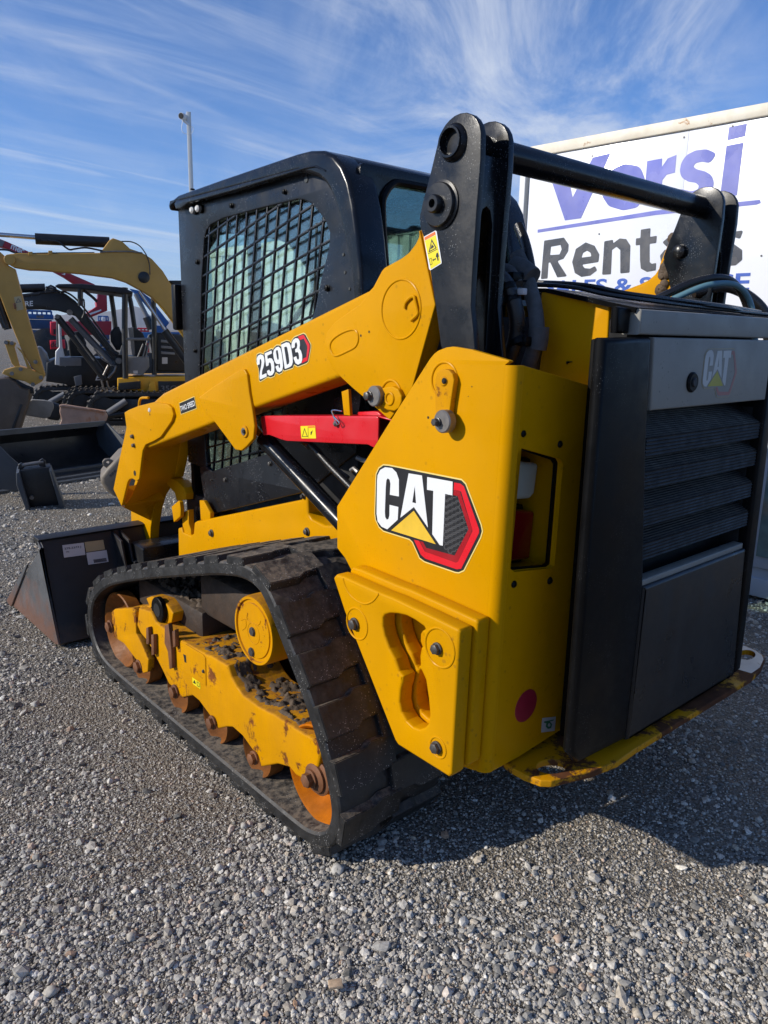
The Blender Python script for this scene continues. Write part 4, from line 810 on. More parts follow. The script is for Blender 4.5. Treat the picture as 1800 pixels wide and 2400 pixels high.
arm_decal('numeral', [(828, 232), (930, 185), (985, 195), (1010, 240), (1032, 340), (1052, 470), (1056, 570), (1040, 630), (1010, 660), (903, 706)], M['d_white'], T2, holes=[[(888, 282), (930, 265), (948, 290), (975, 430), (990, 560), (980, 600), (940, 622)]])
arm_decal('numeral', [(1030, 280), (1035, 200), (1060, 140), (1110, 103), (1160, 110), (1190, 160), (1195, 240), (1185, 310), (1215, 350), (1238, 430), (1240, 520), (1220, 585), (1160, 622), (1110, 592), (1080, 520), (1068, 480), (1125, 455), (1140, 510), (1165, 525), (1180, 490), (1170, 400), (1145, 370), (1110, 387), (1100, 322), (1135, 300), (1145, 240), (1130, 182), (1105, 192), (1095, 230), (1097, 280), (1045, 305)], M['d_white'], T2)
arm_decal('decal_band', [(1150, 78), (1265, 35), (1382, 230), (1385, 290), (1342, 540), (1222, 597), (1240, 555), (1262, 500), (1322, 470), (1340, 290), (1335, 250), (1270, 112), (1200, 142), (1172, 100)], M['d_red'], T2)
nb2 = [('A', 1330, 1408), ('A', 1440, 1360), ('A', 1456, 1443), ('A', 1343, 1486)]
mb = MB(); mb.prism(FA, [FA.uv1(*p) for p in nb2], TD, TD+.0005, offset=.0025); obj('decal_border', mb, M['d_halo'], la)
mb = MB(); mb.prism(FA, [FA.uv1(*p) for p in nb2], TD+.0004, TD+.0009); obj('decal_back', mb, M['d_black'], la)
obj('lettering', text_mesh(FA, 'TWO SPEED', [FA.uv1('A', *p) for p in ((1343, 1468), (1448, 1424), (1441, 1384), (1336, 1430))], TD+.001, .012), M['d_white'], la, clean=False)

# arm nose: inner plate, web, leg down to the coupler, hand loop
FN = FX(1.635)
leg = plate('arm_leg', FN, 'e', [(245, 430), (420, 370), (548, 330), (520, 500), (492, 628), (455, 645), (410, 690), (362, 770), (330, 880), (308, 1020), (296, 1290), (178, 1312), (165, 1150), (156, 945), (150, 800), (190, 640)], -.05, 0, M['yellow'], bevel=.004, rnd=.006)
mirror(leg, LD, XC); mirror(fpl, LD, XC)
mb = MB(); mb.prism(FP_, FP_.uv('e', [(20, 718), (83, 850), (92, 838), (36, 705)]), -.21, -.014, bevel=.001); obj('nose_web', mb, M['yellow'], LD)
lc = [FX(1.433).at('e', *p) for p in ((290, 392), (252, 415), (240, 450), (232, 520), (219, 642), (170, 760), (110, 852), (84, 853))]
rc2 = [FX(1.636).at('e', *p) for p in ((560, 322), (545, 345), (528, 430), (512, 530), (492, 630), (410, 700), (335, 860), (300, 958))]
mb = MB(); V = []
for dy in (0, .006):
    for a_, b_ in zip(lc, rc2): V += [a_ + np.array((0, dy, 0)), b_ + np.array((0, dy, 0))]
n_ = len(lc); F = []
for i in range(n_-1): F += [(2*i, 2*i+1, 2*i+3, 2*i+2), (2*n_+2*i, 2*n_+2*i+2, 2*n_+2*i+3, 2*n_+2*i+1)]
mb.add(V, F); web_ = obj('nose_web', mb, M['yellow'], LD, ang=50)
for p in ((490, 540, 30), (358, 530, 22)):
    pass
hb = [FN.at('e', 248, 1300, .02), FN.at('e', 180, 1150, .02), FN.at('e', 100, 1168, .05), FN.at('e', 72, 1200, .05), FN.at('e', 95, 1240, .05)]
mb = MB(); mb.tube(smooth_open(hb, 6), .008, 10); mb.tube([FN.at('e', 60, 1275, .05), FN.at('e', 100, 1315, .05)], .009, 10); obj('coupler_handle', mb, mat('bronze_handle', (.24, .15, .07), .4, metal=.6, var=.2), LD)
# guard and stop brackets near the front of the chassis
FB = FX(1.60)
plate('chassis_bracket', FX(1.58), 'w2', [(1010, 1195), (1130, 1095), (1150, 1120), (1165, 1250), (1160, 1360), (1050, 1455)], -.02, 0, M['yellow'], bevel=.003)
plate('chassis_bracket', FX(1.62), 'w2', [(930, 770), (1000, 720), (1110, 770), (1220, 880), (1250, 980), (1245, 1080), (1100, 1100), (1060, 960), (930, 830)], -.06, 0, M['yellow'], bevel=.004)
plate('chassis_bracket', FX(1.61), 'w2', [(1175, 1300), (1290, 1250), (1300, 1480), (1335, 1580), (1340, 1690), (1210, 1640)], -.03, 0, M['yellow'], bevel=.004)
plate('chassis_bracket', FX(1.605), 'w2', [(1480, 1090), (1550, 1100), (1660, 1300), (1660, 1420), (1500, 1420)], -.02, 0, M['yellow'], bevel=.003)
mb = MB(); mb.box(1.66, 2.46, 3.05, 3.30, .35, .75, .02); mb.box(1.80, 2.32, 3.3, 3.55, .20, .60, .02); obj('front_crossmember', mb, M['black_mud'], LD)

# ---- red arm lock brace, lift cylinder and its hose
FRD = FX(1.46)
rb = plate('arm_lock_brace', FRD, 'd', [(208, 915), (216, 897), (240, 890), (1335, 892), (1352, 905), (1356, 940), (1352, 1135), (1312, 1202), (1250, 1170), (900, 1155), (460, 1135), (400, 1118), (330, 1090), (290, 1076), (232, 1080)], -.008, 0, M['red'], bevel=.003, rnd=.006)
mb = MB(); mb.prism(FRD, FRD.uv('d', [(215, 900), (240, 890), (1345, 892), (1470, 930), (1470, 945), (1345, 910), (230, 910)]), -.085, -.008, bevel=.002); obj('brace_top', mb, M['red'], rb)
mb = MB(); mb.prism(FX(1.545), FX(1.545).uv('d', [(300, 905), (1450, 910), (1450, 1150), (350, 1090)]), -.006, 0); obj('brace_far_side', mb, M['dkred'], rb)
plate('brace_lug', FX(1.50), 'd', [(1142, 870), (1155, 852), (1300, 845), (1345, 850), (1380, 880), (1380, 893), (1142, 893)], -.04, 0, M['red'], bevel=.003, parent=rb)
fr = FRD
plate('warning_label', FRD, 'd', [(600, 990), (742, 985), (752, 1110), (610, 1110)], .0005, .0010, M['d_yellow'], bevel=0, rnd=.002, parent=rb)
plate('label_header', FRD, 'd', [(672, 993), (738, 990), (740, 1004), (673, 1007)], .0011, .0014, M['d_orange'], bevel=0, parent=rb)
plate('label_symbol', FRD, 'd', [(640, 1008), (672, 1094), (616, 1094)], .0011, .0014, M['d_black'], holes=[[(641, 1022), (664, 1089), (622, 1089)]], bevel=0, parent=rb)
plate('label_symbol', FRD, 'd', [(700, 1050), (718, 1030), (716, 1046), (704, 1080), (700, 1072)], .0011, .0014, M['d_black'], bevel=0, parent=rb)
plate('label_symbol', FRD, 'd', [(673, 1008), (676, 1008), (678, 1100), (675, 1100)], .0011, .0014, M['d_black'], bevel=0, parent=rb)
disc('pull_pin', FRD, 'd', 955, 965, 30, 0, .014, M['steel'], rb, edge=.006)
bead('pin_clip', FX(1.445), 'd', [(1000, 845), (940, 835), (908, 838), (905, 855), (945, 960), (960, 975), (975, 955), (920, 895)], .0022, 0, M['chrome'], rb, closed=False)
plate('brace_strap', FX(1.475), 'd', [(995, 655), (1062, 630), (1080, 895), (1020, 893)], -.012, 0, M['yellow'], bevel=.002)
FC = FX(1.50)
c0 = FC.at('d', 262, 1130); c1 = FC.at('d', 890, 1800); ax = (c1-c0)/np.linalg.norm(c1-c0)
rc = .031
mb = MB(); mb.lathe(c0 - ax*.02, ax, [(rc*.8, 0), (rc*1.06, .01), (rc*1.06, .06), (rc, .066), (rc, np.linalg.norm(c1-c0)+.35)], 32); obj('lift_cylinder', mb, M['black'], LD)
mb = MB(); mb.lathe(c0 + ax*.02, -ax, [(rc*.5, 0), (rc*.5, .30)], 24); obj('cylinder_rod', mb, M['chrome'], LD)
mb = MB(); mb.tube(smooth_open([FC.at('d', 500, 1150, -.05), FC.at('d', 600, 1200, -.05), FC.at('d', 760, 1380, -.05), FC.at('d', 1040, 1670, -.05), FC.at('d', 1150, 1800, -.05)], 8), .012, 10); obj('hose', mb, M['hose'], LD)
mb = MB(); mb.tube([FC.at('d', 505, 1155, -.045), FC.at('d', 585, 1200, -.045)], [.006, .013], 10); obj('hose_fitting', mb, M['chrome'], LD)
for pts in ([(1090, 1420), (1120, 1400), (1160, 1440)], [(940, 1400), (1000, 1450), (1060, 1490)], [(1150, 1300), (1200, 1320), (1260, 1335)]):
    mb = MB(); mb.tube([FX(1.58).at('d', *p) for p in pts], .008, 8); obj('hydraulic_line', mb, M['steel'], LD)

# ---- hose bundle beside the left link
def hose(name, pts, r, m, n=8):
    mb = MB(); mb.tube(smooth_open(pts, n), r, 12); return obj(name, mb, m, LD)
q = lambda x, X, pts: [FX(X).at(x, *p) for p in pts]
hose('hose', [FX(1.53).at('u2', 570, 1332), FX(1.54).at('u2', 640, 1352), FX(1.555).at('u2', 705, 1420), FX(1.565).at('u2', 752, 1530), FX(1.575).at('u2', 788, 1680), FX(1.58).at('u2', 785, 1800), FX(1.58).at('u2', 755, 1930), FX(1.58).at('u2', 700, 2080)], .021, M['hose'])
hose('hose', [FX(1.66).at('u2', 790, 1180), FX(1.65).at('u2', 850, 1320), FX(1.64).at('u2', 895, 1460), FX(1.63).at('u2', 930, 1600), FX(1.62).at('u2', 948, 1760), FX(1.62).at('u2', 930, 1900), FX(1.63).at('u2', 870, 2090)], .020, M['sleeve'])
hose('hose', [FX(1.66).at('u2', 960, 1900), FX(1.66).at('u2', 940, 2000), FX(1.66).at('u2', 925, 2110)], .014, M['hose'])
hose('hose', [FX(1.70).at('u2', 800, 950), FX(1.69).at('u2', 850, 1080), FX(1.68).at('u2', 890, 1250), FX(1.67).at('u2', 905, 1400)], .014, M['hose'])
hose('hose', [FX(1.60).at('u2', 690, 1300), FX(1.60).at('u2', 740, 1330), FX(1.60).at('u2', 790, 1420)], .017, M['sleeve'])
hose('rubber_boot', [FX(1.64).at('u2', 765, 1280), FX(1.64).at('u2', 830, 1310), FX(1.64).at('u2', 905, 1370)], .030, M['sleeve'], 3)
hose('rubber_boot', [FX(1.62).at('u2', 965, 1760), FX(1.62).at('u2', 960, 1850), FX(1.62).at('u2', 945, 1930)], .026, M['sleeve'], 3)
for p, X, r in (((700, 1425), 1.555, .025), ((740, 1515), 1.565, .024), ((790, 1855), 1.58, .024)):
    c = FX(X).at('u2', *p); d_ = FX(X).at('u2', p[0]+25, p[1]+80) - c; mb = MB(); mb.lathe(c, d_, [(r-.001, 0), (r, .002), (r, .014), (r-.001, .016)], 20); obj('hose_clamp', mb, M['plastic'], LD)
for c, X in (((775, 1360), 1.60), ((870, 1870), 1.60)):
    p = FX(X).at('u2', *c); mb = MB(); mb.box(p[0]-.03, p[0]+.03, p[1]-.018, p[1]+.018, p[2]-.012, p[2]+.012, .004); obj('hose_clamp', mb, M['plastic'], LD)
mb = MB(); p = FX(1.57).at('u2', 830, 1475); mb.box(p[0]-.008, p[0]+.008, p[1]-.01, p[1]+.01, p[2]-.008, p[2]+.008, .002); obj('cable_tie', mb, M['paper'], LD)
# big black arch behind the bundle (right rear cab corner hoses)
hose('hose', [(2.30, 1.30, 1.60), (2.33, 1.24, 1.635), (2.40, 1.18, 1.672), (2.50, 1.14, 1.675), (2.575, 1.12, 1.62), (2.60, 1.10, 1.50)], .0095, M['teal_hose'], 10)
hose('hose', [(2.28, 1.34, 1.60), (2.32, 1.27, 1.645), (2.40, 1.21, 1.688), (2.51, 1.17, 1.694), (2.60, 1.15, 1.63), (2.63, 1.12, 1.50)], .012, M['hose'], 10)
hose('hose', [(2.58, 1.32, 1.66), (2.68, 1.24, 1.68), (2.74, 1.15, 1.61), (2.76, 1.12, 1.50)], .018, M['hose'], 10)

# ---- tail door louvres, lower panel, corner pillars, bumper
pts_l = lambda X: X
zl = [F97.uv1('P', 1520, 1027)[1], F97.uv1('P', 1518, 1105)[1], F97.uv1('P', 1514, 1194)[1], F97.uv1('P', 1512, 1274)[1]]
mb = MB(); mb.box(1.72, 2.44, 1.06, 1.075, .80, 1.36); obj('radiator_core', mb, M['mesh_fin'], LD)
for i, z in enumerate(zl):
    prof = [(1.058, z+.055), (.978, z+.004), (.972, z), (.972, z-.046), (.978, z-.050), (1.058, z-.030)]
    mb = MB(); n = 15
    # perforated sheet folded into a shelf; ribs run across it
    P2 = []
    for (a0, b0), (a1, b1) in zip(prof[:-1], prof[1:]):
        Ls = math.hypot(a1-a0, b1-b0); m_ = max(1, int(Ls/.0078)); nx, ny = -(b1-b0)/Ls, (a1-a0)/Ls
        for k in range(m_):
            for ff, h_ in ((0, 0), (.30, .0026), (.62, .0026)): P2.append((a0+(a1-a0)*(k+ff)/m_ + nx*h_, b0+(b1-b0)*(k+ff)/m_ + ny*h_))
    P2.append(prof[-1])
    x0, x1 = 1.745, 2.41; V = [(x0, y, zz) for y, zz in P2] + [(x1, y, zz) for y, zz in P2]; n = len(P2)
    mb.add(V, [(k, k+1, n+k+1, n+k) for k in range(n-1)] + [tuple(range(n))[::-1], tuple(range(n, 2*n))]); obj('louvre', mb, M['mesh_fin'], LD, ang=10)
lp = plate('lower_door_panel', FY(.967), None, [(1.800, .860), (2.415, .860), (2.455, .410), (1.790, .410)], -.05, 0, M['dark_panel'], bevel=.010, rnd=.004)
mb = MB(); mb.prism(FY(.967), [(1.803, .858), (2.411, .858), (2.411, .876), (1.803, .876)], -.045, -.010, bevel=.004); obj('panel_lip', mb, M['grey_panel'], lp)
plate('slot', FY(.967), 'H', [(1196, 360), (1214, 355), (1212, 385), (1200, 398)], 0, .0006, M['void'], bevel=0, parent=lp)
pil = plate('door_pillar', FY(.968), None, [(1.512, 1.503), (1.716, 1.507), (1.733, 1.33), (1.742, 1.24), (1.784, .96), (1.797, .86), (1.787, .415), (1.56, .43), (1.522, .47)], -.034, 0, M['plastic'], bevel=.014)
plate('door_pillar', FY(.966), None, [(2.418, 1.507), (2.470, 1.507), (2.50, .42), (2.455, .415), (2.424, .90)], -.10, 0, M['plastic'], bevel=.010)
mb = MB(); mb.box(1.655, 1.78, 1.02, 1.10, .42, 1.50, .005); obj('door_jamb', mb, M['plastic'], LD); mb = MB(); mb.box(2.42, 2.5, 1.0, 1.14, .42, 1.5, .005); obj('door_jamb', mb, M['void'], LD)
FZB = FZ(.388)
bo = [('H', 60, 968), ('H', 118, 1012), ('H', 200, 1058), ('H', 300, 1095), ('H', 365, 1098), ('H', 610, 1040), ('H', 760, 980), ('H', 860, 908), ('H', 1430, 560), ('H', 1560, 480), ('H', 1618, 425), ('H', 1640, 372), ('H', 1630, 345), ('H', 1590, 318), ('H', 1520, 288), ('H', 1480, 284)]
buv = [FZB.uv1(*p) for p in bo] + [(2.70, 1.16), (1.45, 1.16)]
h1 = [FZB.uv1('H', 365+92*math.cos(a), 1010+42*math.sin(a)) for a in np.linspace(0, 6.283, 20, endpoint=False)]
h2 = [FZB.uv1('H', 1530+55*math.cos(a), 345+30*math.sin(a)) for a in np.linspace(0, 6.283, 20, endpoint=False)]
mb = MB(); mb.prism(FZB, buv, -.020, 0, [h1, h2], bevel=.003, rnd=.006); bmp = obj('bumper', mb, M['yellow_chip'], LD)
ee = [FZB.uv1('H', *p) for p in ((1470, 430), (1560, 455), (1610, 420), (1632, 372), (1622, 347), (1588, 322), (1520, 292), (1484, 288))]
mb = MB(); mb.prism(FZB, ee, .0004, .0012, [h2], rnd=.004); obj('scraped_end', mb, mat('scraped_pale_paint', (.50, .50, .47), .4, var=.15, vscale=9, rust=.3, rcol=(.12, .06, .02)), bmp, label='scraped pale end of the bumper')  # thin pale plate laid over the right end of the bumper
# ---- cab
cabp = [(3.238, 2.030), (2.286, 2.036), (2.214, 2.016), (2.134, 1.980), (2.085, 1.919), (2.037, 1.818), (1.995, 1.70), (1.955, 1.50), (2.00, 1.10), (2.29, .914), (3.05, .69), (3.09, .89), (3.236, .90)]
FCB = FX(1.65)
cabu = [(-y, z) for y, z in cabp]
gw = [('B', 233, 570), ('B', 245, 520), ('B', 268, 490), ('B', 335, 455), ('B', 520, 405), ('B', 748, 350), ('B', 790, 352), ('B', 835, 378), ('B', 875, 425), ('B', 905, 465), ('B', 930, 535), ('B', 928, 590), ('B', 918, 650), ('B', 890, 760), ('B', 866, 870), ('B', 850, 950), ('e', 1235, 440), ('e', 785, 578), ('e', 745, 560), ('B', 208, 1300), ('B', 212, 1100), ('B', 218, 800)]
gwu = [FCB.uv1(*p) for p in gw]
mb = MB(); mb.prism(FCB, cabu, -.025, 0, [gwu], bevel=.004, rnd=.004); cs = obj('cab_side', mb, M['black_panel'], LD)
for p in ((200, 697, 12), (390, 385, 12), (684, 308, 12), (920, 842, 15), (187, 1190, 9)): bolt(FCB, 'B', *p, .012, cs, M['plastic'], 1.3)
for p in ((802, 240, 18), (1008, 656, 10), (1017, 755, 10), (1043, 846, 10)): disc('plug', FCB, 'B', *p, 0, .003, M['trim'], cs, edge=.001, seg=18)
for x, y in ((182, 410), (213, 402)): disc('marker_lamp', FCB, 'B', x, y, 20, 0, .022, mat('pale_lens', (.62, .62, .60), .3, var=.1), cs, edge=.006, seg=20); 
for x, y in ((190, 412), (221, 404)): disc('lamp_base', FCB, 'B', x, y, 24, 0, .012, M['plastic'], cs, edge=.003, seg=20)
# raised seam that frames the side panel, the rounded roof and the rear posts
seam = [(-y, z) for y, z in ((3.238, 2.030), (2.8, 2.034), (2.286, 2.040), (2.214, 2.020), (2.134, 1.985), (2.085, 1.924), (2.037, 1.823), (1.995, 1.70), (1.955, 1.52))]
outer = [(3.275, 2.000), (3.285, 2.022), (3.27, 2.040), (3.19, 2.060), (2.80, 2.076), (2.30, 2.094), (2.20, 2.092), (2.12, 2.076), (2.06, 2.040), (2.01, 1.98), (1.985, 1.92)]
inner = [(2.085, 1.925), (2.134, 1.985), (2.214, 2.022), (2.286, 2.041), (3.238, 2.036), (3.25, 2.0)]
FRf = FX(1.615)
outer = [(3.255, 2.008), (3.262, 2.022), (3.245, 2.042), (3.17, 2.060), (2.80, 2.076), (2.30, 2.094), (2.22, 2.093), (2.15, 2.083), (2.09, 2.060), (2.045, 2.022), (2.01, 1.97), (1.985, 1.90), (1.962, 1.80), (1.945, 1.70), (1.925, 1.45)]
band_in = [(1.955, 1.45), (1.995, 1.70), (2.037, 1.818), (2.060, 1.872), (2.085, 1.920), (2.108, 1.954), (2.134, 1.980), (2.170, 2.002), (2.214, 2.016), (2.25, 2.026), (2.286, 2.034), (3.230, 2.026), (3.24, 2.008)]
mb = MB(); mb.prism(FRf, [(-y, z) for y, z in outer+band_in], -.125, 0, bevel=.016, res=4); cfr = obj('cab_frame', mb, M['black'], LD, ang=60); mirror(cfr, LD, XC)
slab = outer[:9] + [(2.06, 2.035), (2.055, 2.012), (2.30, 2.03), (3.25, 2.02)]
mb = MB(); mb.prism(FX(1.70), [(-y, z) for y, z in slab], -.72, 0, bevel=.004, res=2); roof = obj('cab_roof', mb, M['black'], LD, ang=60)
plate('gutter', FX(1.611), 'B', [(66, 372), (80, 352), (110, 350), (400, 272), (790, 165), (850, 158), (905, 185), (905, 195), (850, 172), (795, 180), (400, 300), (140, 370), (100, 402), (75, 402)], -.03, 0, M['black'], bevel=.004)
disc('marker_horn', FX(1.665), 'f', 345, 1700, 95, -.05, 0, mat('grey_lamp_shell', (.30, .30, .29), .5), LD)
disc('antenna_base', FX(1.75), 'f', 483, 1305, 14, 0, .02, M['plastic'], LD, seg=12)
# side guard: bars laid in two directions over the opening
def clip(poly, p, d):
    ts = []
    for i in range(len(poly)):
        a, b = np.array(poly[i-1]), np.array(poly[i]); e = b-a; den = d[0]*e[1]-d[1]*e[0]
        if abs(den) < 1e-9: continue
        w = a-p; t = (w[0]*e[1]-w[1]*e[0])/den; k = (w[0]*d[1]-w[1]*d[0])/den
        if 0 <= k < 1: ts.append(t)
    ts.sort(); return [(ts[i], ts[i+1]) for i in range(0, len(ts)-1, 2)]
guard = None
def bars(p0, d, step, n0, n1, wd):
    global guard
    d = np.array(d, float); d /= np.linalg.norm(d); nrm = np.array((-d[1], d[0]))
    for k in range(n0, n1):
        p = np.array(p0) + np.array(step)*k
        for a, b in clip(gwu, p, d):
            a -= .004; b += .004; A_ = p+d*a; B_ = p+d*b
            mb = MB(); mb.prism(FCB, [tuple(A_-nrm*wd/2), tuple(B_-nrm*wd/2), tuple(B_+nrm*wd/2), tuple(A_+nrm*wd/2)], -.012, -.003, bevel=.0012, res=1)
            o = obj('guard_bar', mb, M['black_panel'], cs)
bars((-2.611, 1.95), (-.083, -.483), (.0715, 0), -8, 10, .0078)
bars((-3.069, 1.499), (.917, .236), (0, .0735), -12, 8, .0078)
mb = MB(); mb.prism(FX(1.678), gwu, -.005, 0, offset=.01); obj('side_window', mb, M['cab_glass'], LD)
bl = plate('lower_cab_panel', FX(1.642), 'e', [(688, 548), (735, 538), (785, 580), (1215, 445), (1240, 448), (1510, 738), (780, 912), (745, 910), (712, 720)], -.02, 0, M['black_panel'], bevel=.003, rnd=.004)
for p in ((1240, 520, 14), (893, 645, 14), (788, 645, 6)): bolt(FX(1.642), 'e', *p, .010, bl, M['bolt'], 1.3)
# far side, rear wall and front of the cab
FQ = Frame((2.445, 0, 0), (0, -1, 0), (0, 0, 1))
mb = MB(); mb.prism(FQ, cabu, -.025, 0, [gwu], bevel=.004, rnd=.004); obj('cab_side', mb, M['black_panel'], LD)
mb = MB(); mb.prism(FX(2.43), gwu, -.005, 0, offset=.01); obj('side_window', mb, M['cab_glass'], LD)
FBk = FY(2.03)
wb = [(1.80, 1.70), (1.775, 1.90), (1.785, 1.955), (1.82, 1.99), (1.88, 2.0), (2.24, 2.0), (2.30, 1.99), (2.335, 1.955), (2.345, 1.90), (2.32, 1.70), (2.28, 1.60), (1.84, 1.60)]
mb = MB(); mb.prism(FBk, [(1.68, 1.40), (1.68, 2.04), (2.44, 2.04), (2.44, 1.40)], -.02, 0, [wb], bevel=.003, rnd=.02); obj('cab_rear', mb, M['black'], LD)
mb = MB(); mb.tube([FBk.p(u, v, .004) for u, v in [tuple(p) for p in smooth_closed(wb, 90)[0]]], .012, 8, closed=True); obj('window_seal', mb, M['plastic'], LD)
mb = MB(); mb.prism(FBk, wb, -.012, -.007, offset=.005); obj('rear_window', mb, M['rear_glass'], LD)
FFr = FY(3.20)
d1 = [(1.70, .80), (1.70, 1.60), (1.74, 1.80), (1.83, 1.92), (1.99, 1.96), (1.99, .80)]; d2 = [(2.05, .80), (2.05, 1.96), (2.22, 1.92), (2.34, 1.80), (2.40, 1.60), (2.40, .80)]
mb = MB(); mb.prism(FFr, [(1.66, .72), (1.66, 2.03), (2.45, 2.03), (2.45, .72)], -.03, 0, [d1, d2], bevel=.003); obj('cab_front', mb, M['plastic'], LD)
for dd in (d1, d2):
    mb = MB(); mb.prism(FFr, dd, -.02, -.015, offset=.01); obj('windscreen', mb, M['cab_glass'], LD)
mb = MB(); mb.box(1.70, 2.43, 2.0, 3.18, .66, .72); obj('cab_floor', mb, M['void'], LD)
mb = MB(); mb.box(1.86, 2.28, 2.22, 2.62, .95, 1.08, .04); mb.box(1.87, 2.27, 2.14, 2.27, 1.05, 1.52, .05); obj('seat', mb, M['seat'], LD)
for x in (1.80, 2.34):
    mb = MB(); mb.box(x-.06, x+.06, 2.5, 2.95, 1.02, 1.12, .02); mb.tube([(x, 2.86, 1.12), (x, 2.90, 1.26)], .016, 10); mb.lathe((x, 2.90, 1.24), (0, .1, 1), [(.02, 0), (.03, .04), (.028, .10), (.012, .14)], 14); obj('joystick_console', mb, M['seat'], LD)
mb = MB(); mb.tube([(1.83, 3.1, 1.30), (2.30, 3.1, 1.30)], .018, 10); obj('lap_bar', mb, M['trim'], LD)
mb = MB(); mb.box(2.33, 2.41, 2.30, 2.42, 1.5, 1.9, .02); mb.box(1.72, 2.40, 2.98, 3.14, 1.92, 2.0, .02); obj('cab_trim', mb, M['trim'], LD)
mb = MB(); mb.tube([FX(1.685).at('B', 862, 480), FX(1.685).at('B', 850, 860), FX(1.685).at('B', 820, 1010)], .006, 8); mb.tube([FX(1.685).at('B', 815, 885), FX(1.685).at('B', 850, 882)], .006, 8); obj('wiper', mb, M['seat'], LD)
mb = MB(); mb.tube(smooth_open([(2.38, 2.95, 1.96), (2.2, 2.98, 1.70), (2.0, 3.0, 1.45), (1.9, 3.05, 1.30)], 6), .014, 8); obj('grab_strap', mb, M['seat'], LD)
# mirror-side box on the front post
mb = MB(); mb.box(1.625, 1.665, 3.25, 3.29, 1.50, 1.70, .010); obj('front_lamp_box', mb, M['plastic'], LD)

# ---- left track: belt with lugs, frame, idlers, rollers, final drive
TX0, TX1 = 1.165, 1.565
loop = [(1.70, .0), (2.0, 0), (2.4, 0), (2.8, 0), (3.06, .004), (3.19, .022), (3.275, .07), (3.328, .15), (3.328, .24), (3.29, .33), (3.21, .405), (3.05, .492), (2.76, .592), (2.38, .705), (2.10, .782), (1.955, .806), (1.86, .793), (1.79, .745), (1.685, .615), (1.59, .490), (1.507, .35), (1.462, .225), (1.457, .15), (1.480, .085), (1.525, .04), (1.60, .009)]
NB = 200
lp_, LL = smooth_closed(loop, NB)
tn = np.roll(lp_, -1, 0) - np.roll(lp_, 1, 0); tn /= np.linalg.norm(tn, axis=1)[:, None]
nrm = np.stack([tn[:, 1], -tn[:, 0]], 1)          # outward
c_ = lp_.mean(0)
if ((lp_ - c_)*nrm).sum() < 0: nrm = -nrm
sec = [(0, -.012), (.005, -.006), (.02, -.004), (.38, -.004), (.395, -.006), (.4, -.012), (.4, -.044), (.394, -.052), (.31, -.052), (.29, -.058), (.24, -.058), (.235, -.08), (.165, -.08), (.16, -.058), (.11, -.058), (.09, -.052), (.006, -.052), (0, -.044)]
V = []; F = []; ks = len(sec)
for i in range(NB):
    toothed = (i % 4) < 2
    for dx, dn in sec:
        if dn == -.08 and not toothed: dn = -.056
        V.append((TX0+dx, lp_[i, 0]+nrm[i, 0]*dn, lp_[i, 1]+nrm[i, 1]*dn))
for i in range(NB):
    j = (i+1) % NB
    for k in range(ks): F.append((i*ks+k, i*ks+(k+1) % ks, j*ks+(k+1) % ks, j*ks+k))
mb = MB(); mb.add(V, F); trk = obj('rubber_track', mb, M['rubber'], LD, ang=30)
npitch = 29
# two lug shapes shared by all lugs (left half, right half of the belt)
lugm = []
for hx0, hx1, sk in ((.0, .215, 1), (.185, .40, -1)):
    mb = MB(); w = (hx1-hx0)
    prof = [(hx0-.001, -.030, .026), (hx0+w*.50, -.030, .026), (hx0+w*.62, -.022, .034), (hx1, -.020, .032)]
    if sk < 0: prof = [(hx0, -.020, .032), (hx0+w*.38, -.022, .034), (hx0+w*.50, -.030, .026), (hx1+.001, -.030, .026)]
    Vb = []; 
    for x, a, b in prof: Vb += [(x, a*1.9, -.014), (x, b*1.9, -.014), (x, b*1.9-.006, .014), (x, a*1.9+.006, .014)]
    Fb = []
    for i in range(3):
        for k in range(4): Fb.append((i*4+k, i*4+(k+1) % 4, (i+1)*4+(k+1) % 4, (i+1)*4+k))
    Fb += [(3, 2, 1, 0), (12, 13, 14, 15)]
    mb.add(Vb, Fb); m_ = mb.mesh('lug'); bm = bmesh.new(); bm.from_mesh(m_); bmesh.ops.bevel(bm, geom=bm.edges[:], offset=.0025, segments=2, affect='EDGES'); bmesh.ops.recalc_face_normals(bm, faces=bm.faces); bm.to_mesh(m_); bm.free()
    m_.materials.append(M['rubber']); lugm.append(m_)
rl = root_loc(LD)
for k in range(npitch):
    for h_ in range(2):
        s_ = ((k + .5*h_)/npitch*NB) % NB; i = int(s_); f_ = s_-i; j = (i+1) % NB
        p = lp_[i]*(1-f_)+lp_[j]*f_; t_ = tn[i]*(1-f_)+tn[j]*f_; n_ = nrm[i]*(1-f_)+nrm[j]*f_; t_ /= np.linalg.norm(t_); n_ /= np.linalg.norm(n_)
        o = bpy.data.objects.new('lug', lugm[h_]); COL.objects.link(o); o.parent = trk
        Mx = Matrix(((1, 0, 0, TX0-rl.x), (0, t_[0], n_[0], p[0]-rl.y), (0, t_[1], n_[1], p[1]-rl.z), (0, 0, 0, 1)))
        if Mx.to_3x3().determinant() < 0: Mx = Matrix(((1, 0, 0, TX0-rl.x), (0, -t_[0], n_[0], p[0]-rl.y), (0, -t_[1], n_[1], p[1]-rl.z), (0, 0, 0, 1)))
        o.matrix_local = Mx
mirror(trk, LD, XC)
mb = MB(); mb.prism(FX(1.47), [(-y, z) for y, z in ((1.75, .10), (3.1, .10), (3.15, .34), (2.8, .46), (2.2, .62), (1.95, .66), (1.80, .52))], -.10, 0, bevel=.01); obj('inner_track_frame', mb, M['rust_dark'], LD); 
FG = FX(1.205)
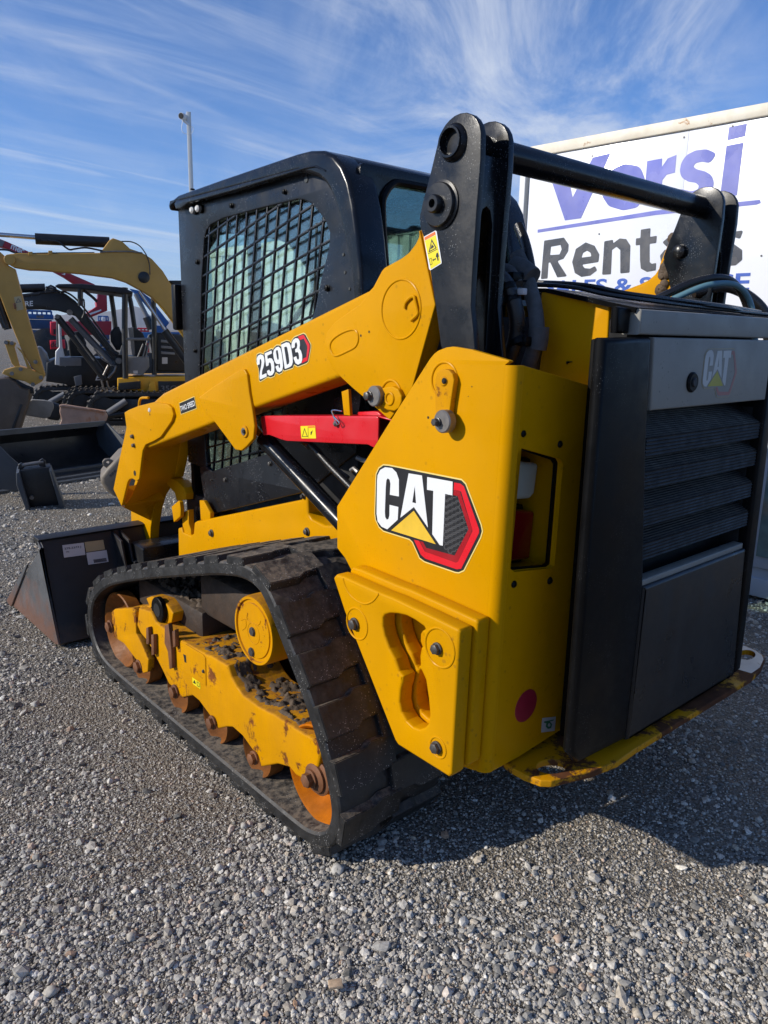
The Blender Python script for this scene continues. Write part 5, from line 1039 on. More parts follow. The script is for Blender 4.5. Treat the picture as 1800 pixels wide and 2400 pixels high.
beam = [(318, 445), (392, 470), (420, 530), (500, 590), (570, 640), (720, 722), (760, 738), (850, 792), (872, 860), (905, 920), (945, 972), (1030, 1035), (1130, 1085), (1290, 1190), (1400, 1250), (1418, 1282), (1392, 1400), (1332, 1452), (1305, 1475), (1260, 1450), (1220, 1402), (1150, 1382), (1050, 1400), (1030, 1335), (1000, 1300), (940, 1215), (880, 1162), (845, 1160), (790, 1172), (770, 1130), (735, 1080), (680, 1005), (640, 972), (572, 985), (540, 935), (500, 905), (460, 820), (420, 740), (372, 650), (330, 600), (308, 550)]
tf = plate('track_frame', FG, 'E', beam, -.20, 0, M['yellow_worn'], bevel=.008, rnd=.006)
mirror(tf, LD, XC)
nose = plate('idler_bracket', FX(1.20), 'E', [(156, 470), (175, 452), (288, 446), (300, 470), (303, 600), (330, 650), (376, 758), (372, 830), (345, 838), (320, 775), (290, 740), (230, 660), (168, 622)], -.03, 0, M['yellow_worn'], bevel=.005, rnd=.006)
mb = MB(); mb.prism(FG, FG.uv('E', [(180, 455), (300, 445), (420, 430), (450, 470), (330, 520), (200, 520)]), -.16, -.03, bevel=.008); obj('tension_tube', mb, M['yellow_worn'], tf)
plate('tension_bracket', FX(1.235), 'E', [(362, 388), (395, 376), (462, 400), (500, 440), (525, 480), (515, 535), (470, 548), (430, 535), (385, 440)], -.08, 0, M['yellow_worn'], bevel=.005, rnd=.005)
disc('grease_cap', FX(1.215), 'E', 428, 460, 72, -.02, 0, M['plastic'], tf); disc('cap_recess', FX(1.2145), 'E', 428, 460, 38, 0, .001, M['void'], tf, edge=.0003)
for pts in ([(388, 560), (400, 555), (405, 640), (402, 660), (388, 655)], [(500, 545), (522, 535), (540, 690), (545, 800), (528, 805), (518, 700), (498, 650)], [(545, 580), (560, 570), (565, 670), (550, 680)], [(418, 600), (432, 600), (435, 720), (420, 725)]):
    plate('wear_clip', FG, 'E', pts, 0, .018, M['rust'], bevel=.003, parent=tf)
plate('access_cover', FG, 'E', [(572, 652), (600, 660), (708, 725), (722, 745), (725, 910), (700, 900), (580, 815), (575, 730)], 0, .003, M['yellow_worn'], bevel=.001, rnd=.003, parent=tf)
bolt(FG.off(.003), 'E', 708, 825, 8, .006, tf, M['bolt'], 1.3); plate('cover_slot', FG.off(.003), 'E', [(585, 722), (602, 730), (605, 775), (594, 770), (590, 742)], 0, .0006, M['void'], bevel=0, parent=tf)
plate('warning_label', FG, 'E', [(640, 858), (688, 892), (690, 932), (644, 900)], .0006, .0012, M['d_yellow'], bevel=0, parent=tf)
plate('label_symbol', FG, 'E', [(655, 876), (664, 903), (646, 892)], .0013, .0016, M['d_black'], bevel=0, parent=tf); plate('label_symbol', FG, 'E', [(668, 884), (684, 895), (685, 922), (670, 912)], .0013, .0016, M['d_black'], holes=[[(671, 889), (681, 897), (682, 917), (673, 910)]], bevel=0, parent=tf)
# mud lying on the frame
from mathutils import noise as mnoise
btop = FG.uv('E', beam[:15]); by = np.array([-u for u, v in btop]); bz = np.array([v for u, v in btop]); o_ = np.argsort(by); by, bz = by[o_], bz[o_]
def mud_sheet(name, y0, y1, x0, x1, zf, amp, seed, par):
    ny, nx = int((y1-y0)/.006), int((x1-x0)/.006); V = []; F = []
    for i in range(ny+1):
        for j in range(nx+1):
            y = y0+(y1-y0)*i/ny; x = x0+(x1-x0)*j/nx
            n = mnoise.fractal(Vector((x*22+seed, y*22, 1.3)), .9, 2.1, 5) + .55*mnoise.fractal(Vector((x*70, y*70+seed, 4.)), .8, 2., 4)
            e = min(1, (x-x0)/.02, (x1-x)/.02, (y-y0)/.03, (y1-y)/.03)
            V.append((x, y, zf(y) - .006 + amp*(n+.40)*max(e, 0) - .01*(1-max(0, e))))
    for i in range(ny):
        for j in range(nx): a = i*(nx+1)+j; F.append((a, a+1, a+nx+2, a+nx+1))
    mb = MB(); mb.add(V, F); return obj(name, mb, M['mud'], par, ang=80)
mud_sheet('caked_mud', 1.66, 2.42, 1.212, 1.40, lambda y: float(np.interp(y, by, bz)), .017, 3., tf)
mud_sheet('caked_mud', 2.46, 2.98, 1.29, 1.45, lambda y: .472, .028, 8., tf)
mb = MB(); mb.box(1.28, 1.46, 2.45, 3.02, .34, .47, .02); obj('recoil_housing', mb, M['rust_dark'], LD)
mb = MB(); mb.box(1.30, 1.46, 1.95, 2.5, .45, .62, .02); obj('drive_bracket', mb, M['rust_dark'], LD)
# wheels
def wheel(name, y, z, r, x0, x1, m, dish):
    mb = MB(); w = x1-x0
    for xs, sg in ((x0, 1), (x1, -1)):
        mb.lathe((xs, y, z), (sg, 0, 0), [(r*.22, .004), (r*.24, .03*dish), (r*.55, .045*dish), (r*.80, .030*dish), (r*.93, .004), (r*.97, 0), (r, .004), (r, .055), (r*.9, .06), (r*.4, .06)], 40, caps=True)
    mb.lathe((x0+.02, y, z), (1, 0, 0), [(r*.4, 0), (r*.4, w-.04)], 20); return obj(name, mb, m, LD)
wheel('rear_idler', 1.635, .207, .158, 1.217, 1.485, M['rust_orange'], 1.6); wheel('front_idler', 3.085, .215, .168, 1.217, 1.485, M['roller'], 1.2)
for p in ((765, 1130), (540, 945), (1015, 1340), (325, 795)):
    c = FX(1.21).at('E', *p); wheel('track_roller', c[1], max(.130, min(c[2], .140)), .089, 1.217, 1.495, M['roller'], 1.5)
    bolt(FX(1.203), 'E', p[0], p[1], 28, .022, tf, M['rust'], 1.35)
bolt(FX(1.198), 'E', 152, 556, 26, .02, nose, M['rust'], 1.35)
c = FX(1.21).at('E', 1330, 1465)
mb = MB(); mb.hexbolt((1.20, 1.640, .205), (-1, 0, 0), .020, .030, 1.4); mb.lathe((1.215, 1.635, .205), (-1, 0, 0), [(.045, 0), (.045, .012), (.035, .016)], 20); mb.lathe((1.235, 1.635, .205), (-1, 0, 0), [(.058, 0), (.058, .02), (.05, .024)], 24); obj('idler_bolt', mb, M['rust'], LD)
# final drive drum
FD = FX(1.225)
du, dv = FD.uv1('E', 1003, 584); dr_ = rad(FD, 'E', 1003, 584, 200)
mb = MB(); mb.lathe(FD.p(du, dv), FD.W, [(dr_, -.20), (dr_, -.010), (dr_*.97, 0), (dr_*.90, 0), (dr_*.88, -.006), (dr_*.80, -.006), (dr_*.78, -.002), (dr_*.01, -.002)], 48); fd = obj('final_drive', mb, M['yellow_worn'], LD, ang=25)
ring('cover_ring', FD, 'E', 1003, 600, 60, .0012, -.002, M['yellow_worn'], fd)
for x, y in ((1000, 588), (995, 710)): bolt(FD.off(-.001), 'E', x, y, 22, .006, fd, M['bolt'], 1.2)
bead('cast_mark', FD, 'E', [(968, 480), (966, 520), (1030, 550), (1045, 525)], .0016, -.002, M['yellow_worn'], fd, closed=False, sm=2)
bead('cast_mark', FD, 'E', [(930, 520), (955, 515), (958, 560), (935, 580)], .0016, -.002, M['yellow_worn'], fd, closed=False, sm=3)

# ---- bucket on the coupler
FS = FX(1.10)
bs = [(3.742, .500), (3.70, .470), (4.297, .040), (4.33, .012), (3.60, .008), (3.552, .022)]
bk = None
back = [(3.742, .500), (3.735, .505), (3.765, .505), (3.78, .49), (3.60, .03), (4.33, .022), (4.33, .008), (3.57, .008), (3.552, .022)]
mb = MB(); mb.prism(FS, [(-y, z) for y, z in back], -1.92, -.012, bevel=.003); bk = obj('bucket', mb, M['bucket'], LD)
for x in (1.10, 3.008):
    mb = MB(); mb.prism(FX(x), [(-y, z) for y, z in bs], -.012, 0, bevel=.002); obj('side_plate', mb, M['bucket_side'], bk, label='worn grey end plate with rusty lower edge')
    mb = MB(); mb.prism(FX(x), [(-y, z) for y, z in ((3.90, .34), (3.93, .33), (4.345, .022), (4.30, .008), (4.27, .008))], 0, .010, bevel=.002); obj('side_cutter', mb, M['bucket_side'], bk)
mb = MB(); mb.prism(FS, [(-y, z) for y, z in ((3.742, .508), (3.72, .503), (3.76, .470), (3.80, .49), (3.80, .508))], -1.92, 0, bevel=.003); obj('top_lip', mb, M['bucket'], bk)
bd = np.array((0, 3.742-3.552, .500-.022)); bd /= np.linalg.norm(bd)
FBK = Frame((1.10, 3.552, .022), (1, 0, 0), bd).off(.004)
for nm, z, pts, m_ in (('label', 'D', [(403, 1045), (542, 1028), (553, 1107), (415, 1126)], M['paper']), ('label', 'D', [(547, 1025), (668, 1010), (680, 1072), (558, 1090)], M['paper_gold']), ('label', 'D', [(558, 1094), (690, 1076), (703, 1152), (572, 1172)], M['paper'])):
    mb = MB(); mb.prism(FBK, FBK.uv(z, pts), .001, .0016); obj(nm, mb, m_, bk)
for s_, q4 in (('279-5373 J', ((418, 1078), (525, 1064), (523, 1048), (416, 1062))), ('75', ((428, 1094), (446, 1092), (445, 1083), (427, 1085)))):
    obj('lettering', text_mesh(FBK, s_, [FBK.uv1('D', *p) for p in q4], .002, .01), M['ink'], bk, clean=False)
mb = MB()
for k in range(12):
    x = 610+k*7; u, v = FBK.uv1('D', x, 1150-k*.9); mb.box(u-.0025, u+.002, v-.008, v+.010, .0018, .0022, fr=FBK)
obj('barcode', mb, M['ink'], bk, clean=False)
# coupler plates behind the bucket
for x in (1.52, 2.30):
    mb = MB(); mb.box(x, x+.30, 3.50, 3.66, .10, .44, .015); obj('coupler', mb, M['black_mud'], LD)
mb = MB(); mb.box(1.5, 2.62, 3.56, 3.62, .12, .36, .01); obj('coupler', mb, M['black_mud'], LD)
for x in (1.46, 1.50, 2.62, 2.66):
    mb = MB(); mb.prism(FX(x), [(-y, z) for y, z in ((3.74, .49), (3.62, .46), (3.50, .12), (3.58, .06))], -.012, 0, bevel=.002); obj('coupler_rib', mb, M['bucket'], bk)
# ------------------------------------------------------------------ the yard behind
M.update(
 tan=mat('faded_yellow_paint', (.46, .255, .048), .5, var=.08, dust=.2, dcol=(.33, .20, .06), dscale=3, streak=True),  # yellow paint toned to a duller tan
 dyel=mat('machine_yellow', (.70, .36, .01), .4, var=.06, dust=.15, dcol=(.3, .2, .06)),
 dark=mat('dark_machine_paint', (.008, .0085, .010), .36, var=.3, dust=.2, dcol=(.05, .048, .045), dscale=4, specks=.3),
 grey_m=mat('grey_machine_paint', (.16, .165, .175), .5, var=.15, dust=.2, dcol=(.2, .19, .17)),
 white_m=mat('white_machine_paint', (.68, .69, .70), .4, var=.05, dust=.1),
 blade=mat('worn_blade', (.34, .21, .15), .5, var=.35, vscale=3, rust=.5, rcol=(.24, .12, .07), rscale=3, streak=True),
 blade_grey=mat('scraped_blade', (.28, .26, .23), .5, var=.3, vscale=2.5, rust=.42, rcol=(.30, .14, .05), rscale=2.2),
 rustb=mat('brown_bucket', (.085, .062, .045), .6, var=.3, vscale=4, dust=.35, dcol=(.16, .12, .08), rust=.3, rcol=(.12, .055, .025), rscale=3),
 greyb=mat('dusty_bucket', (.17, .14, .105), .6, var=.25, vscale=4, dust=.4, dcol=(.28, .23, .15), rust=.25, rcol=(.25, .15, .06), rscale=4),
 mred=mat('boom_red', (.36, .010, .022), .4, var=.08), lred=mat('bright_red', (.55, .012, .03), .4, var=.06), mblue=mat('lift_blue', (.015, .10, .30), .45, var=.15), dblue=mat('dark_lift_blue', (.012, .05, .13), .5, var=.2),
 snow=mat('grey_pusher_paint', (.055, .06, .066), .5, var=.15, dust=.2, dcol=(.12, .12, .12)), pole=mat('pale_pole_paint', (.62, .63, .60), .45, var=.05),
 cgreen=mat('pale_container_paint', (.70, .73, .68), .5, var=.06, dust=.2, dcol=(.4, .38, .3), dscale=2, streak=True),
)
def bplate(name, fr, z, pts, t0, t1, m, par, bevel=.006, rnd=0., holes=(), label=None):
    mb = MB(); mb.prism(fr, fr.uv(z, pts), t0, t1, [fr.uv(z, h) for h in holes], bevel, rnd); return obj(name, mb, m, par, label)
def btube(name, fr, z, pts, r, t, m, par, sm=0, seg=10):
    q = [fr.at(z, *p, t) for p in pts]
    if sm: q = smooth_open(q, sm)
    mb = MB(); mb.tube(q, r, seg); return obj(name, mb, m, par)
def bdisc(name, fr, z, x, y, r, t0, t1, m, par):
    mb = MB(); mb.lathe(fr.at(z, x, y), fr.W, [(r, t0), (r, t1-.004), (r*.93, t1)], 20); return obj(name, mb, m, par)
def crawler(name, par, fr, u0, u1, v1, t0, t1, m, roll=True):
    """a rubber-track side seen end to end: stadium loop with lugs and rollers"""
    h = v1/2; pts = []
    for k in range(13): a = -math.pi/2 + math.pi*k/12; pts.append((u1-h+h*math.cos(a), h+h*math.sin(a)))
    for k in range(13): a = math.pi/2 + math.pi*k/12; pts.append((u0+h+h*math.cos(a), h+h*math.sin(a)))
    inn = [(u*1.+(.0), v) for u, v in pts]
    mb = MB(); c = ((u0+u1)/2, h); ins = [((p[0]-c[0])*(1-.10/(u1-u0)*1.4)+c[0], (p[1]-h)*.74+h) for p in pts]
    mb.prism(fr, pts, t0, t1, [ins], .01); P_, L_ = smooth_closed(pts, int(2*((u1-u0)+v1)/.09))
    for k in range(len(P_)):
        d = P_[(k+1) % len(P_)]-P_[k]; d = d/np.linalg.norm(d); n = np.array((d[1], -d[0])); q = P_[k]
        mb.prism(fr, [tuple(q-d*.02-n*.01), tuple(q+d*.02-n*.01), tuple(q+d*.014+n*.022), tuple(q-d*.014+n*.022)], t0, t1)
    o = obj(name, mb, M['rubber'], par)
    mb = MB(); n = 5
    for k in range(n): mb.lathe(fr.p(u0+h+(u1-u0-2*h)*k/(n-1), h if k in (0, n-1) else .11, t1-.05), fr.W, [(h*.72 if k in (0, n-1) else .07, -.10), (h*.72 if k in (0, n-1) else .07, .03), (.02, .04)], 18)
    mb.box(u0+h, u1-h, .12, v1-.10, t0+.05, t1-.06, .02, fr=fr); obj('roller_frame', mb, m, par)
    return o

# --- tan yellow excavator: only its bent boom, stick and bucket reach out from behind the cab
E1 = view_frame(215, 11.3)
ex = empty('mini_excavator', E1.at('A', 1700, 1300) * np.array((1, 1, 0)), 'faded yellow excavator whose tall bent boom reaches left from behind the black cab', 'excavator')
bplate('boom', E1, 'A', [(45, 335), (75, 308), (150, 300), (300, 305), (520, 302), (740, 298), (775, 250), (808, 205), (835, 190), (900, 212), (960, 268), (1050, 298), (1120, 342), (1200, 430), (1280, 560), (1340, 690), (1400, 850), (1520, 1090), (1600, 1290), (1500, 1300), (1370, 930), (1310, 852), (1200, 702), (1120, 622), (1040, 572), (930, 512), (830, 480), (600, 450), (300, 424), (220, 422), (105, 402), (52, 372)], -.12, .12, M['tan'], ex, bevel=.012)
bplate('boom_foot_plate', E1, 'A', [(1130, 640), (1290, 830), (1400, 980), (1560, 1290), (1500, 1300), (1365, 935), (1200, 705)], .12, .14, M['dyel'], ex)  # brighter yellow strip paints the lit underside of the boom
bdisc('boom_bore', E1, 'A', 1062, 478, .075, .10, .135, M['dark'], ex)
bdisc('boom_pin', E1, 'A', 78, 350, .065, .10, .15, M['tan'], ex)
bplate('stick', E1, 'A', [(-80, 230), (0, 285), (45, 325), (60, 385), (115, 415), (215, 790), (335, 1195), (300, 1200), (240, 1140), (190, 1060), (155, 990), (105, 870), (60, 760), (0, 600), (-60, 480)], -.09, .09, M['tan'], ex, bevel=.01)
bplate('bucket_link', E1, 'A', [(22, 1182), (38, 1155), (140, 1127), (220, 1150), (335, 1198), (312, 1243), (255, 1275), (190, 1240), (120, 1225)], -.13, .13, M['tan'], ex, bevel=.008)
bplate('link_arm', E1, 'A', [(36, 950), (60, 938), (125, 958), (112, 992), (152, 1132), (118, 1136), (92, 1110), (48, 985)], .06, .11, M['tan'], ex); bplate('link_arm', E1, 'A', [(125, 985), (165, 1010), (255, 1180), (225, 1190), (170, 1040)], .09, .12, M['tan'], ex)
for x, y in ((95, 960), (268, 1098), (160, 1150), (95, 1182), (308, 1212), (52, 955), (250, 1262)): bdisc('pin', E1, 'A', x, y, .026, .1, .15, M['steel'], ex)
bkt = bplate('bucket', E1, 'A', [(-90, 1230), (0, 1215), (70, 1212), (120, 1240), (165, 1285), (225, 1300), (228, 1370), (195, 1460), (150, 1612), (60, 1625), (-90, 1650)], -.26, .26, M['rustb'], ex, bevel=.02)
bplate('bucket_ear', E1, 'A', [(-10, 1270), (40, 1210), (110, 1225), (200, 1270), (250, 1290), (255, 1335), (215, 1330), (120, 1290), (60, 1280)], .02, .07, M['dark'], ex)
bplate('wear_strip', E1, 'A', [(90, 1600), (165, 1400), (180, 1405), (110, 1615)], .262, .275, M['dark'], ex)
bplate('bucket_lip', E1, 'A', [(-90, 1625), (60, 1610), (75, 1640), (-90, 1665)], -.28, .28, M['blade'], ex)
btube('arm_cylinder', E1, 'A', [(262, 188), (812, 216)], .070, .0, M['dark'], ex, seg=18)
btube('cylinder_rod', E1, 'A', [(-80, 152), (262, 178)], .028, .0, M['chrome'], ex, seg=14)
btube('boom_cylinder', E1, 'A', [(1215, 868), (1420, 1150)], .055, .06, M['dark'], ex, seg=16); btube('cylinder_rod', E1, 'A', [(1030, 575), (1222, 868)], .022, .06, M['chrome'], ex, seg=12)
btube('hose', E1, 'A', [(310, 208), (420, 215), (470, 245), (515, 275), (560, 270), (640, 262), (760, 285)], .012, .13, M['hose'], ex, 6); btube('hose', E1, 'A', [(900, 216), (970, 220), (1030, 250), (1075, 310), (1100, 380), (1105, 460)], .008, .15, M['hose'], ex, 6); btube('hose', E1, 'A', [(-40, 270), (60, 275), (150, 300), (400, 298), (700, 296)], .012, .05, M['hose'], ex, 4); btube('hose', E1, 'A', [(740, 295), (800, 290), (960, 290), (1050, 300)], .010, .13, M['steel'], ex, 4)
for x, y in ((230, 305), (375, 297)): bplate('hose_bracket', E1, 'A', [(x-14, y+15), (x-14, y-14), (x+14, y-14), (x+14, y+15)], .0, .13, M['tan'], ex)
bplate('warning_label', E1, 'A', [(108, 622), (160, 614), (180, 712), (128, 722)], .0915, .093, M['paper_gold'], ex, bevel=0); bplate('label_symbol', E1, 'A', [(138, 628), (162, 658), (122, 664)], .0935, .094, M['ink'], ex, bevel=0, holes=[[(139, 636), (154, 655), (129, 659)]])
bplate('bracket', E1, 'A', [(102, 668), (118, 664), (128, 705), (112, 710)], .0915, .12, M['rust'], ex)
btube('bucket_cylinder', E1, 'A', [(-40, 560), (60, 860)], .05, .0, M['dark'], ex, seg=14); btube('bucket_cylinder', E1, 'A', [(-30, 690), (45, 850)], .03, .14, M['dark'], ex, seg=14)
bplate('canopy', E1, 'A', [(1250, 500), (1480, 500), (1480, 530), (1290, 540)], -.8, .1, M['dark'], ex)
bplate('house', E1, 'A', [(1480, 1180), (2200, 1180), (2200, 1420), (1480, 1420)], -1.0, .4, M['tan'], ex, bevel=.03); crawler('crawler_track', ex, E1, *[E1.uv1('A', x, 1500)[0] for x in (1450, 2250)], .5, .2, .5, M['dark'])

# --- dark-boomed canopy excavator on a yellow base
E2 = view_frame(300, 13.2)
e2 = empty('mini_excavator', E2.at('A', 1100, 1400) * np.array((1, 1, 0)), 'canopy excavator with a black lettered boom and a yellow base, numbered 35G', 'excavator')
bplate('boom', E2, 'A', [(120, 640), (180, 605), (330, 592), (440, 590), (490, 598), (560, 650), (640, 745), (720, 850), (800, 955), (850, 1015), (905, 1045), (925, 1090), (905, 1130), (860, 1120), (780, 1000), (650, 862), (560, 762), (500, 742), (430, 722), (300, 712), (120, 715)], -.10, .10, M['dark'], e2, bevel=.01)
bplate('boom_lug', E2, 'A', [(330, 596), (348, 545), (380, 530), (412, 545), (432, 592)], -.08, .08, M['dark'], e2); btube('arm_cylinder', E2, 'A', [(120, 558), (335, 552)], .065, 0, M['dark'], e2, seg=14); btube('arm_cylinder', E2, 'A', [(120, 620), (300, 598)], .03, .08, M['dark'], e2)
for a, b_, r, m_ in (((425, 765), (620, 1010), .055, 'dark'), ((600, 985), (785, 1225), .075, 'dark'), ((520, 780), (840, 1120), .05, 'grey_m')): btube('boom_cylinder', E2, 'A', [a, b_], r, .05 if m_ == 'dark' else -.05, M[m_], e2, seg=14)
btube('guard_loop', E2, 'A', [(770, 1195), (805, 1122), (812, 1130)], .02, .15, M['steel'], e2); btube('guard_loop', E2, 'A', [(862, 1125), (850, 1165), (805, 1215)], .02, .15, M['steel'], e2)
bplate('swing_bracket', E2, 'A', [(860, 1040), (910, 1050), (925, 1140), (900, 1230), (810, 1240), (800, 1190)], -.15, .1, M['dark'], e2)
btube('tie_chain', E2, 'A', [(755, 1230), (770, 1290), (810, 1325)], .015, .2, M['steel'], e2); btube('tie_chain', E2, 'A', [(795, 1235), (800, 1275), (850, 1330)], .015, .2, M['steel'], e2); bplate('chain_hook', E2, 'A', [(800, 1305), (852, 1308), (858, 1340), (815, 1338)], .15, .25, M['grey_m'], e2)
for pts in ([(300, 590), (440, 585), (500, 590), (580, 650), (700, 800), (800, 940)], [(345, 548), (420, 570), (480, 600), (540, 650)], [(640, 745), (700, 860), (800, 1000), (880, 1060)]): btube('hose', E2, 'A', pts, .014, .12, M['hose'], e2, 5)
for pts in ([(560, 900), (640, 1010), (700, 1090)], [(700, 1000), (760, 1080), (850, 1130)]): btube('hydraulic_line', E2, 'A', pts, .012, .14, M['steel'], e2)
for x, y, r in ((385, 560, .03), (520, 735, .045), (430, 765, .035), (880, 1090, .05)): bdisc('pin', E2, 'A', x, y, r, .1, .13, M['steel'], e2)
bplate('sticker', E2, 'A', [(985, 1160), (1018, 1158), (1020, 1180), (988, 1182)], .2505, .2515, M['paper'], e2, bevel=0)
bplate('side_bracket', E2, 'A', [(1020, 1222), (1052, 1222), (1048, 1262), (1030, 1262)], .2, .225, M['dyel'], e2); bplate('foot_bracket', E2, 'A', [(1110, 1240), (1140, 1240), (1155, 1300), (1150, 1322), (1090, 1322), (1092, 1300)], .2, .26, M['dyel'], e2)
obj('lettering', text_mesh(E2, 'DEERE', [E2.uv1('A', *p) for p in ((95, 694), (250, 688), (250, 650), (95, 656))], .101, .02, .003), M['d_white'], e2, clean=False)
# canopy: roof and posts on a near and a far row
bplate('canopy_roof', E2, 'A', [(420, 545), (445, 532), (610, 530), (905, 556), (985, 588), (980, 604), (900, 606), (600, 566), (430, 556)], -.95, .35, M['dark'], e2, bevel=.02, rnd=.03)
for pts, t, r in (([(602, 555), (604, 690)], .3, .04), ([(926, 556), (924, 900), (930, 1215)], .3, .045), ([(815, 590), (832, 700), (852, 870)], -.8, .04), ([(955, 585), (975, 680), (1003, 870)], -.8, .04), ([(604, 590), (622, 560), (660, 545)], .3, .03), ([(618, 570), (690, 625), (725, 660)], .28, .022), ([(1132, 620), (1140, 900), (1140, 1190)], .2, .04)):
    btube('canopy_post', E2, 'A', pts, r, t, M['dark'], e2, 5)
btube('grab_rail', E2, 'A', [(920, 930), (1112, 930)], .022, .32, M['grey_m'], e2); btube('grab_rail', E2, 'A', [(612, 650), (630, 648), (632, 735), (618, 780)], .012, .33, M['dark'], e2, 4)
bplate('seat', E2, 'A', [(845, 845), (880, 838), (905, 900), (915, 1010), (860, 1015), (820, 950), (815, 880)], -.45, -.05, M['seat'], e2, bevel=.03)
bplate('seat', E2, 'A', [(955, 850), (1000, 845), (1060, 890), (1090, 980), (1080, 1060), (985, 1050), (965, 930)], -.3, .15, M['seat'], e2, bevel=.03); bplate('seat_edge', E2, 'A', [(948, 850), (985, 842), (992, 930), (1000, 1045), (980, 1050), (960, 930)], .15, .18, M['grey_m'], e2, bevel=.01)
bplate('fender', E2, 'A', [(880, 1045), (900, 980), (925, 950), (925, 1050)], -.1, .2, M['grey_m'], e2); bplate('control_stand', E2, 'A', [(1105, 900), (1150, 880), (1380, 900), (1380, 1170), (1150, 1170), (1140, 1080)], -.6, .1, M['dark'], e2, bevel=.03)
for a, b_ in (((1055, 1065), (1100, 900)), ((1075, 1070), (1110, 920)), ((1020, 1060), (1058, 965))): btube('control_lever', E2, 'A', [a, b_], .012, .25, M['grey_m'], e2)
bplate('data_plate', E2, 'A', [(1198, 1065), (1238, 1065), (1238, 1112), (1198, 1112)], .1, .12, M['paper'], e2, bevel=0); 
for k in range(3): bplate('tank', E2, 'A', [(1190, 935+k*42), (1290, 945+k*42), (1292, 962+k*42), (1190, 955+k*42)], .1, .16, M['grey_m'], e2)
bplate('floor_panel', E2, 'A', [(920, 1055), (1100, 1060), (1105, 1130), (1060, 1190), (930, 1180)], -.5, .25, M['grey_m'], e2, bevel=.02)
bplate('house', E2, 'A', [(870, 1215), (1010, 1205), (1500, 1205), (1500, 1345), (1170, 1340), (1100, 1335), (1030, 1310), (870, 1300)], -.8, .2, M['dyel'], e2, bevel=.02)
bplate('model_panel', E2, 'A', [(1168, 1238), (1500, 1235), (1500, 1340), (1172, 1338)], .2, .215, M['dark'], e2, bevel=.004)
obj('lettering', text_mesh(E2, '35G', [E2.uv1('A', *p) for p in ((1188, 1308), (1300, 1306), (1300, 1268), (1188, 1270))], .216, .01, .003), M['grey_m'], e2, clean=False)
bplate('side_step', E2, 'A', [(880, 1250), (1040, 1235), (1040, 1290), (880, 1300)], .2, .3, M['dark'], e2)
ug0, ug1 = E2.uv1('A', 655, 1440)[0], E2.uv1('A', 1500, 1440)[0]
crawler('crawler_track', e2, E2, ug0, ug1, .52, .05, .42, M['dark']); crawler('crawler_track', e2, E2, ug0-.45, ug1-.6, .5, -1.15, -.8, M['dark'])
bplate('undercarriage', E2, 'A', [(760, 1340), (1400, 1345), (1400, 1440), (760, 1440)], -1., .1, M['dark'], e2)
btube('blade_cylinder', E2, 'A', [(805, 1455), (935, 1370)], .05, .5, M['grey_m'], e2, seg=12); btube('blade_arm', E2, 'A', [(800, 1475), (950, 1455)], .045, .5, M['dark'], e2)
BL = view_frame(180, 10.9)
bplate('dozer_blade', BL, 'A', [(445, 1430), (470, 1422), (700, 1455), (782, 1470), (800, 1500), (788, 1540), (470, 1590), (430, 1590), (455, 1530), (440, 1470)], -.08, .0, M['blade'], e2, bevel=.012, rnd=.03)
bplate('blade_rim', BL, 'A', [(440, 1420), (470, 1414), (785, 1462), (785, 1474), (470, 1430), (440, 1434)], -.06, .04, M['blade'], e2)

# --- white and dark compact excavator left of it
E3 = view_frame(150, 14.6)
e3 = empty('mini_excavator', E3.at('A', 600, 1340) * np.array((1, 1, 0)), 'dark compact excavator with a white cab corner, standing left of the yellow-based one', 'excavator')
bplate('house', E3, 'A', [(345, 1100), (405, 1075), (500, 1068), (880, 1070), (900, 1200), (870, 1290), (560, 1300), (480, 1260), (340, 1240)], -.9, .2, M['dark'], e3, bevel=.03)
bplate('cab_corner', E3, 'A', [(408, 1118), (412, 1020), (438, 990), (432, 800), (450, 800), (462, 985), (480, 1060), (505, 1068), (488, 1130)], .05, .22, M['white_m'], e3, bevel=.015)
btube('cab_post', E3, 'A', [(438, 990), (436, 800)], .045, .1, M['dark'], e3); bplate('lower_panel', E3, 'A', [(440, 1062), (600, 1068), (600, 1125), (440, 1128)], .2, .23, M['grey_m'], e3)
bplate('counterweight', E3, 'A', [(270, 985), (300, 990), (345, 1040), (362, 1100), (350, 1180), (320, 1170), (300, 1100), (280, 1050)], -.6, .1, M['grey_m'], e3, bevel=.04, rnd=.05)
bplate('step_plate', E3, 'A', [(545, 1205), (580, 1195), (600, 1190), (608, 1260), (560, 1275)], .2, .26, M['grey_m'], e3)
obj('lettering', text_mesh(E3, 'E', [E3.uv1('A', *p) for p in ((702, 1232), (738, 1230), (750, 1192), (716, 1194))], .202, .01, .003), M['d_white'], e3, clean=False)
bplate('seat', E3, 'A', [(530, 880), (600, 870), (640, 960), (640, 1060), (520, 1060), (500, 950)], -.4, 0, M['seat'], e3, bevel=.03)
g0, g1 = E3.uv1('A', 240, 1380)[0], E3.uv1('A', 560, 1380)[0]
crawler('crawler_track', e3, E3, g0, g1+.9, .50, -.2, .15, M['dark']); crawler('crawler_track', e3, E3, g0+.55, g1+1.3, .48, .35, .7, M['dark'])
btube('blade_cylinder', E3, 'A', [(370, 1388), (480, 1325)], .05, .4, M['grey_m'], e3, seg=12)
B3 = view_frame(95, 11.6)
bplate('dozer_blade', B3, 'A', [(215, 1395), (235, 1380), (330, 1385), (395, 1400), (400, 1440), (370, 1510), (330, 1520), (180, 1495), (180, 1450)], -.10, 0, M['blade_grey'], e3, bevel=.012, rnd=.03)
bplate('blade_end', B3, 'A', [(352, 1395), (440, 1420), (460, 1470), (440, 1540), (340, 1525), (375, 1460)], -.25, -.02, M['dark'], e3, bevel=.02, rnd=.04)

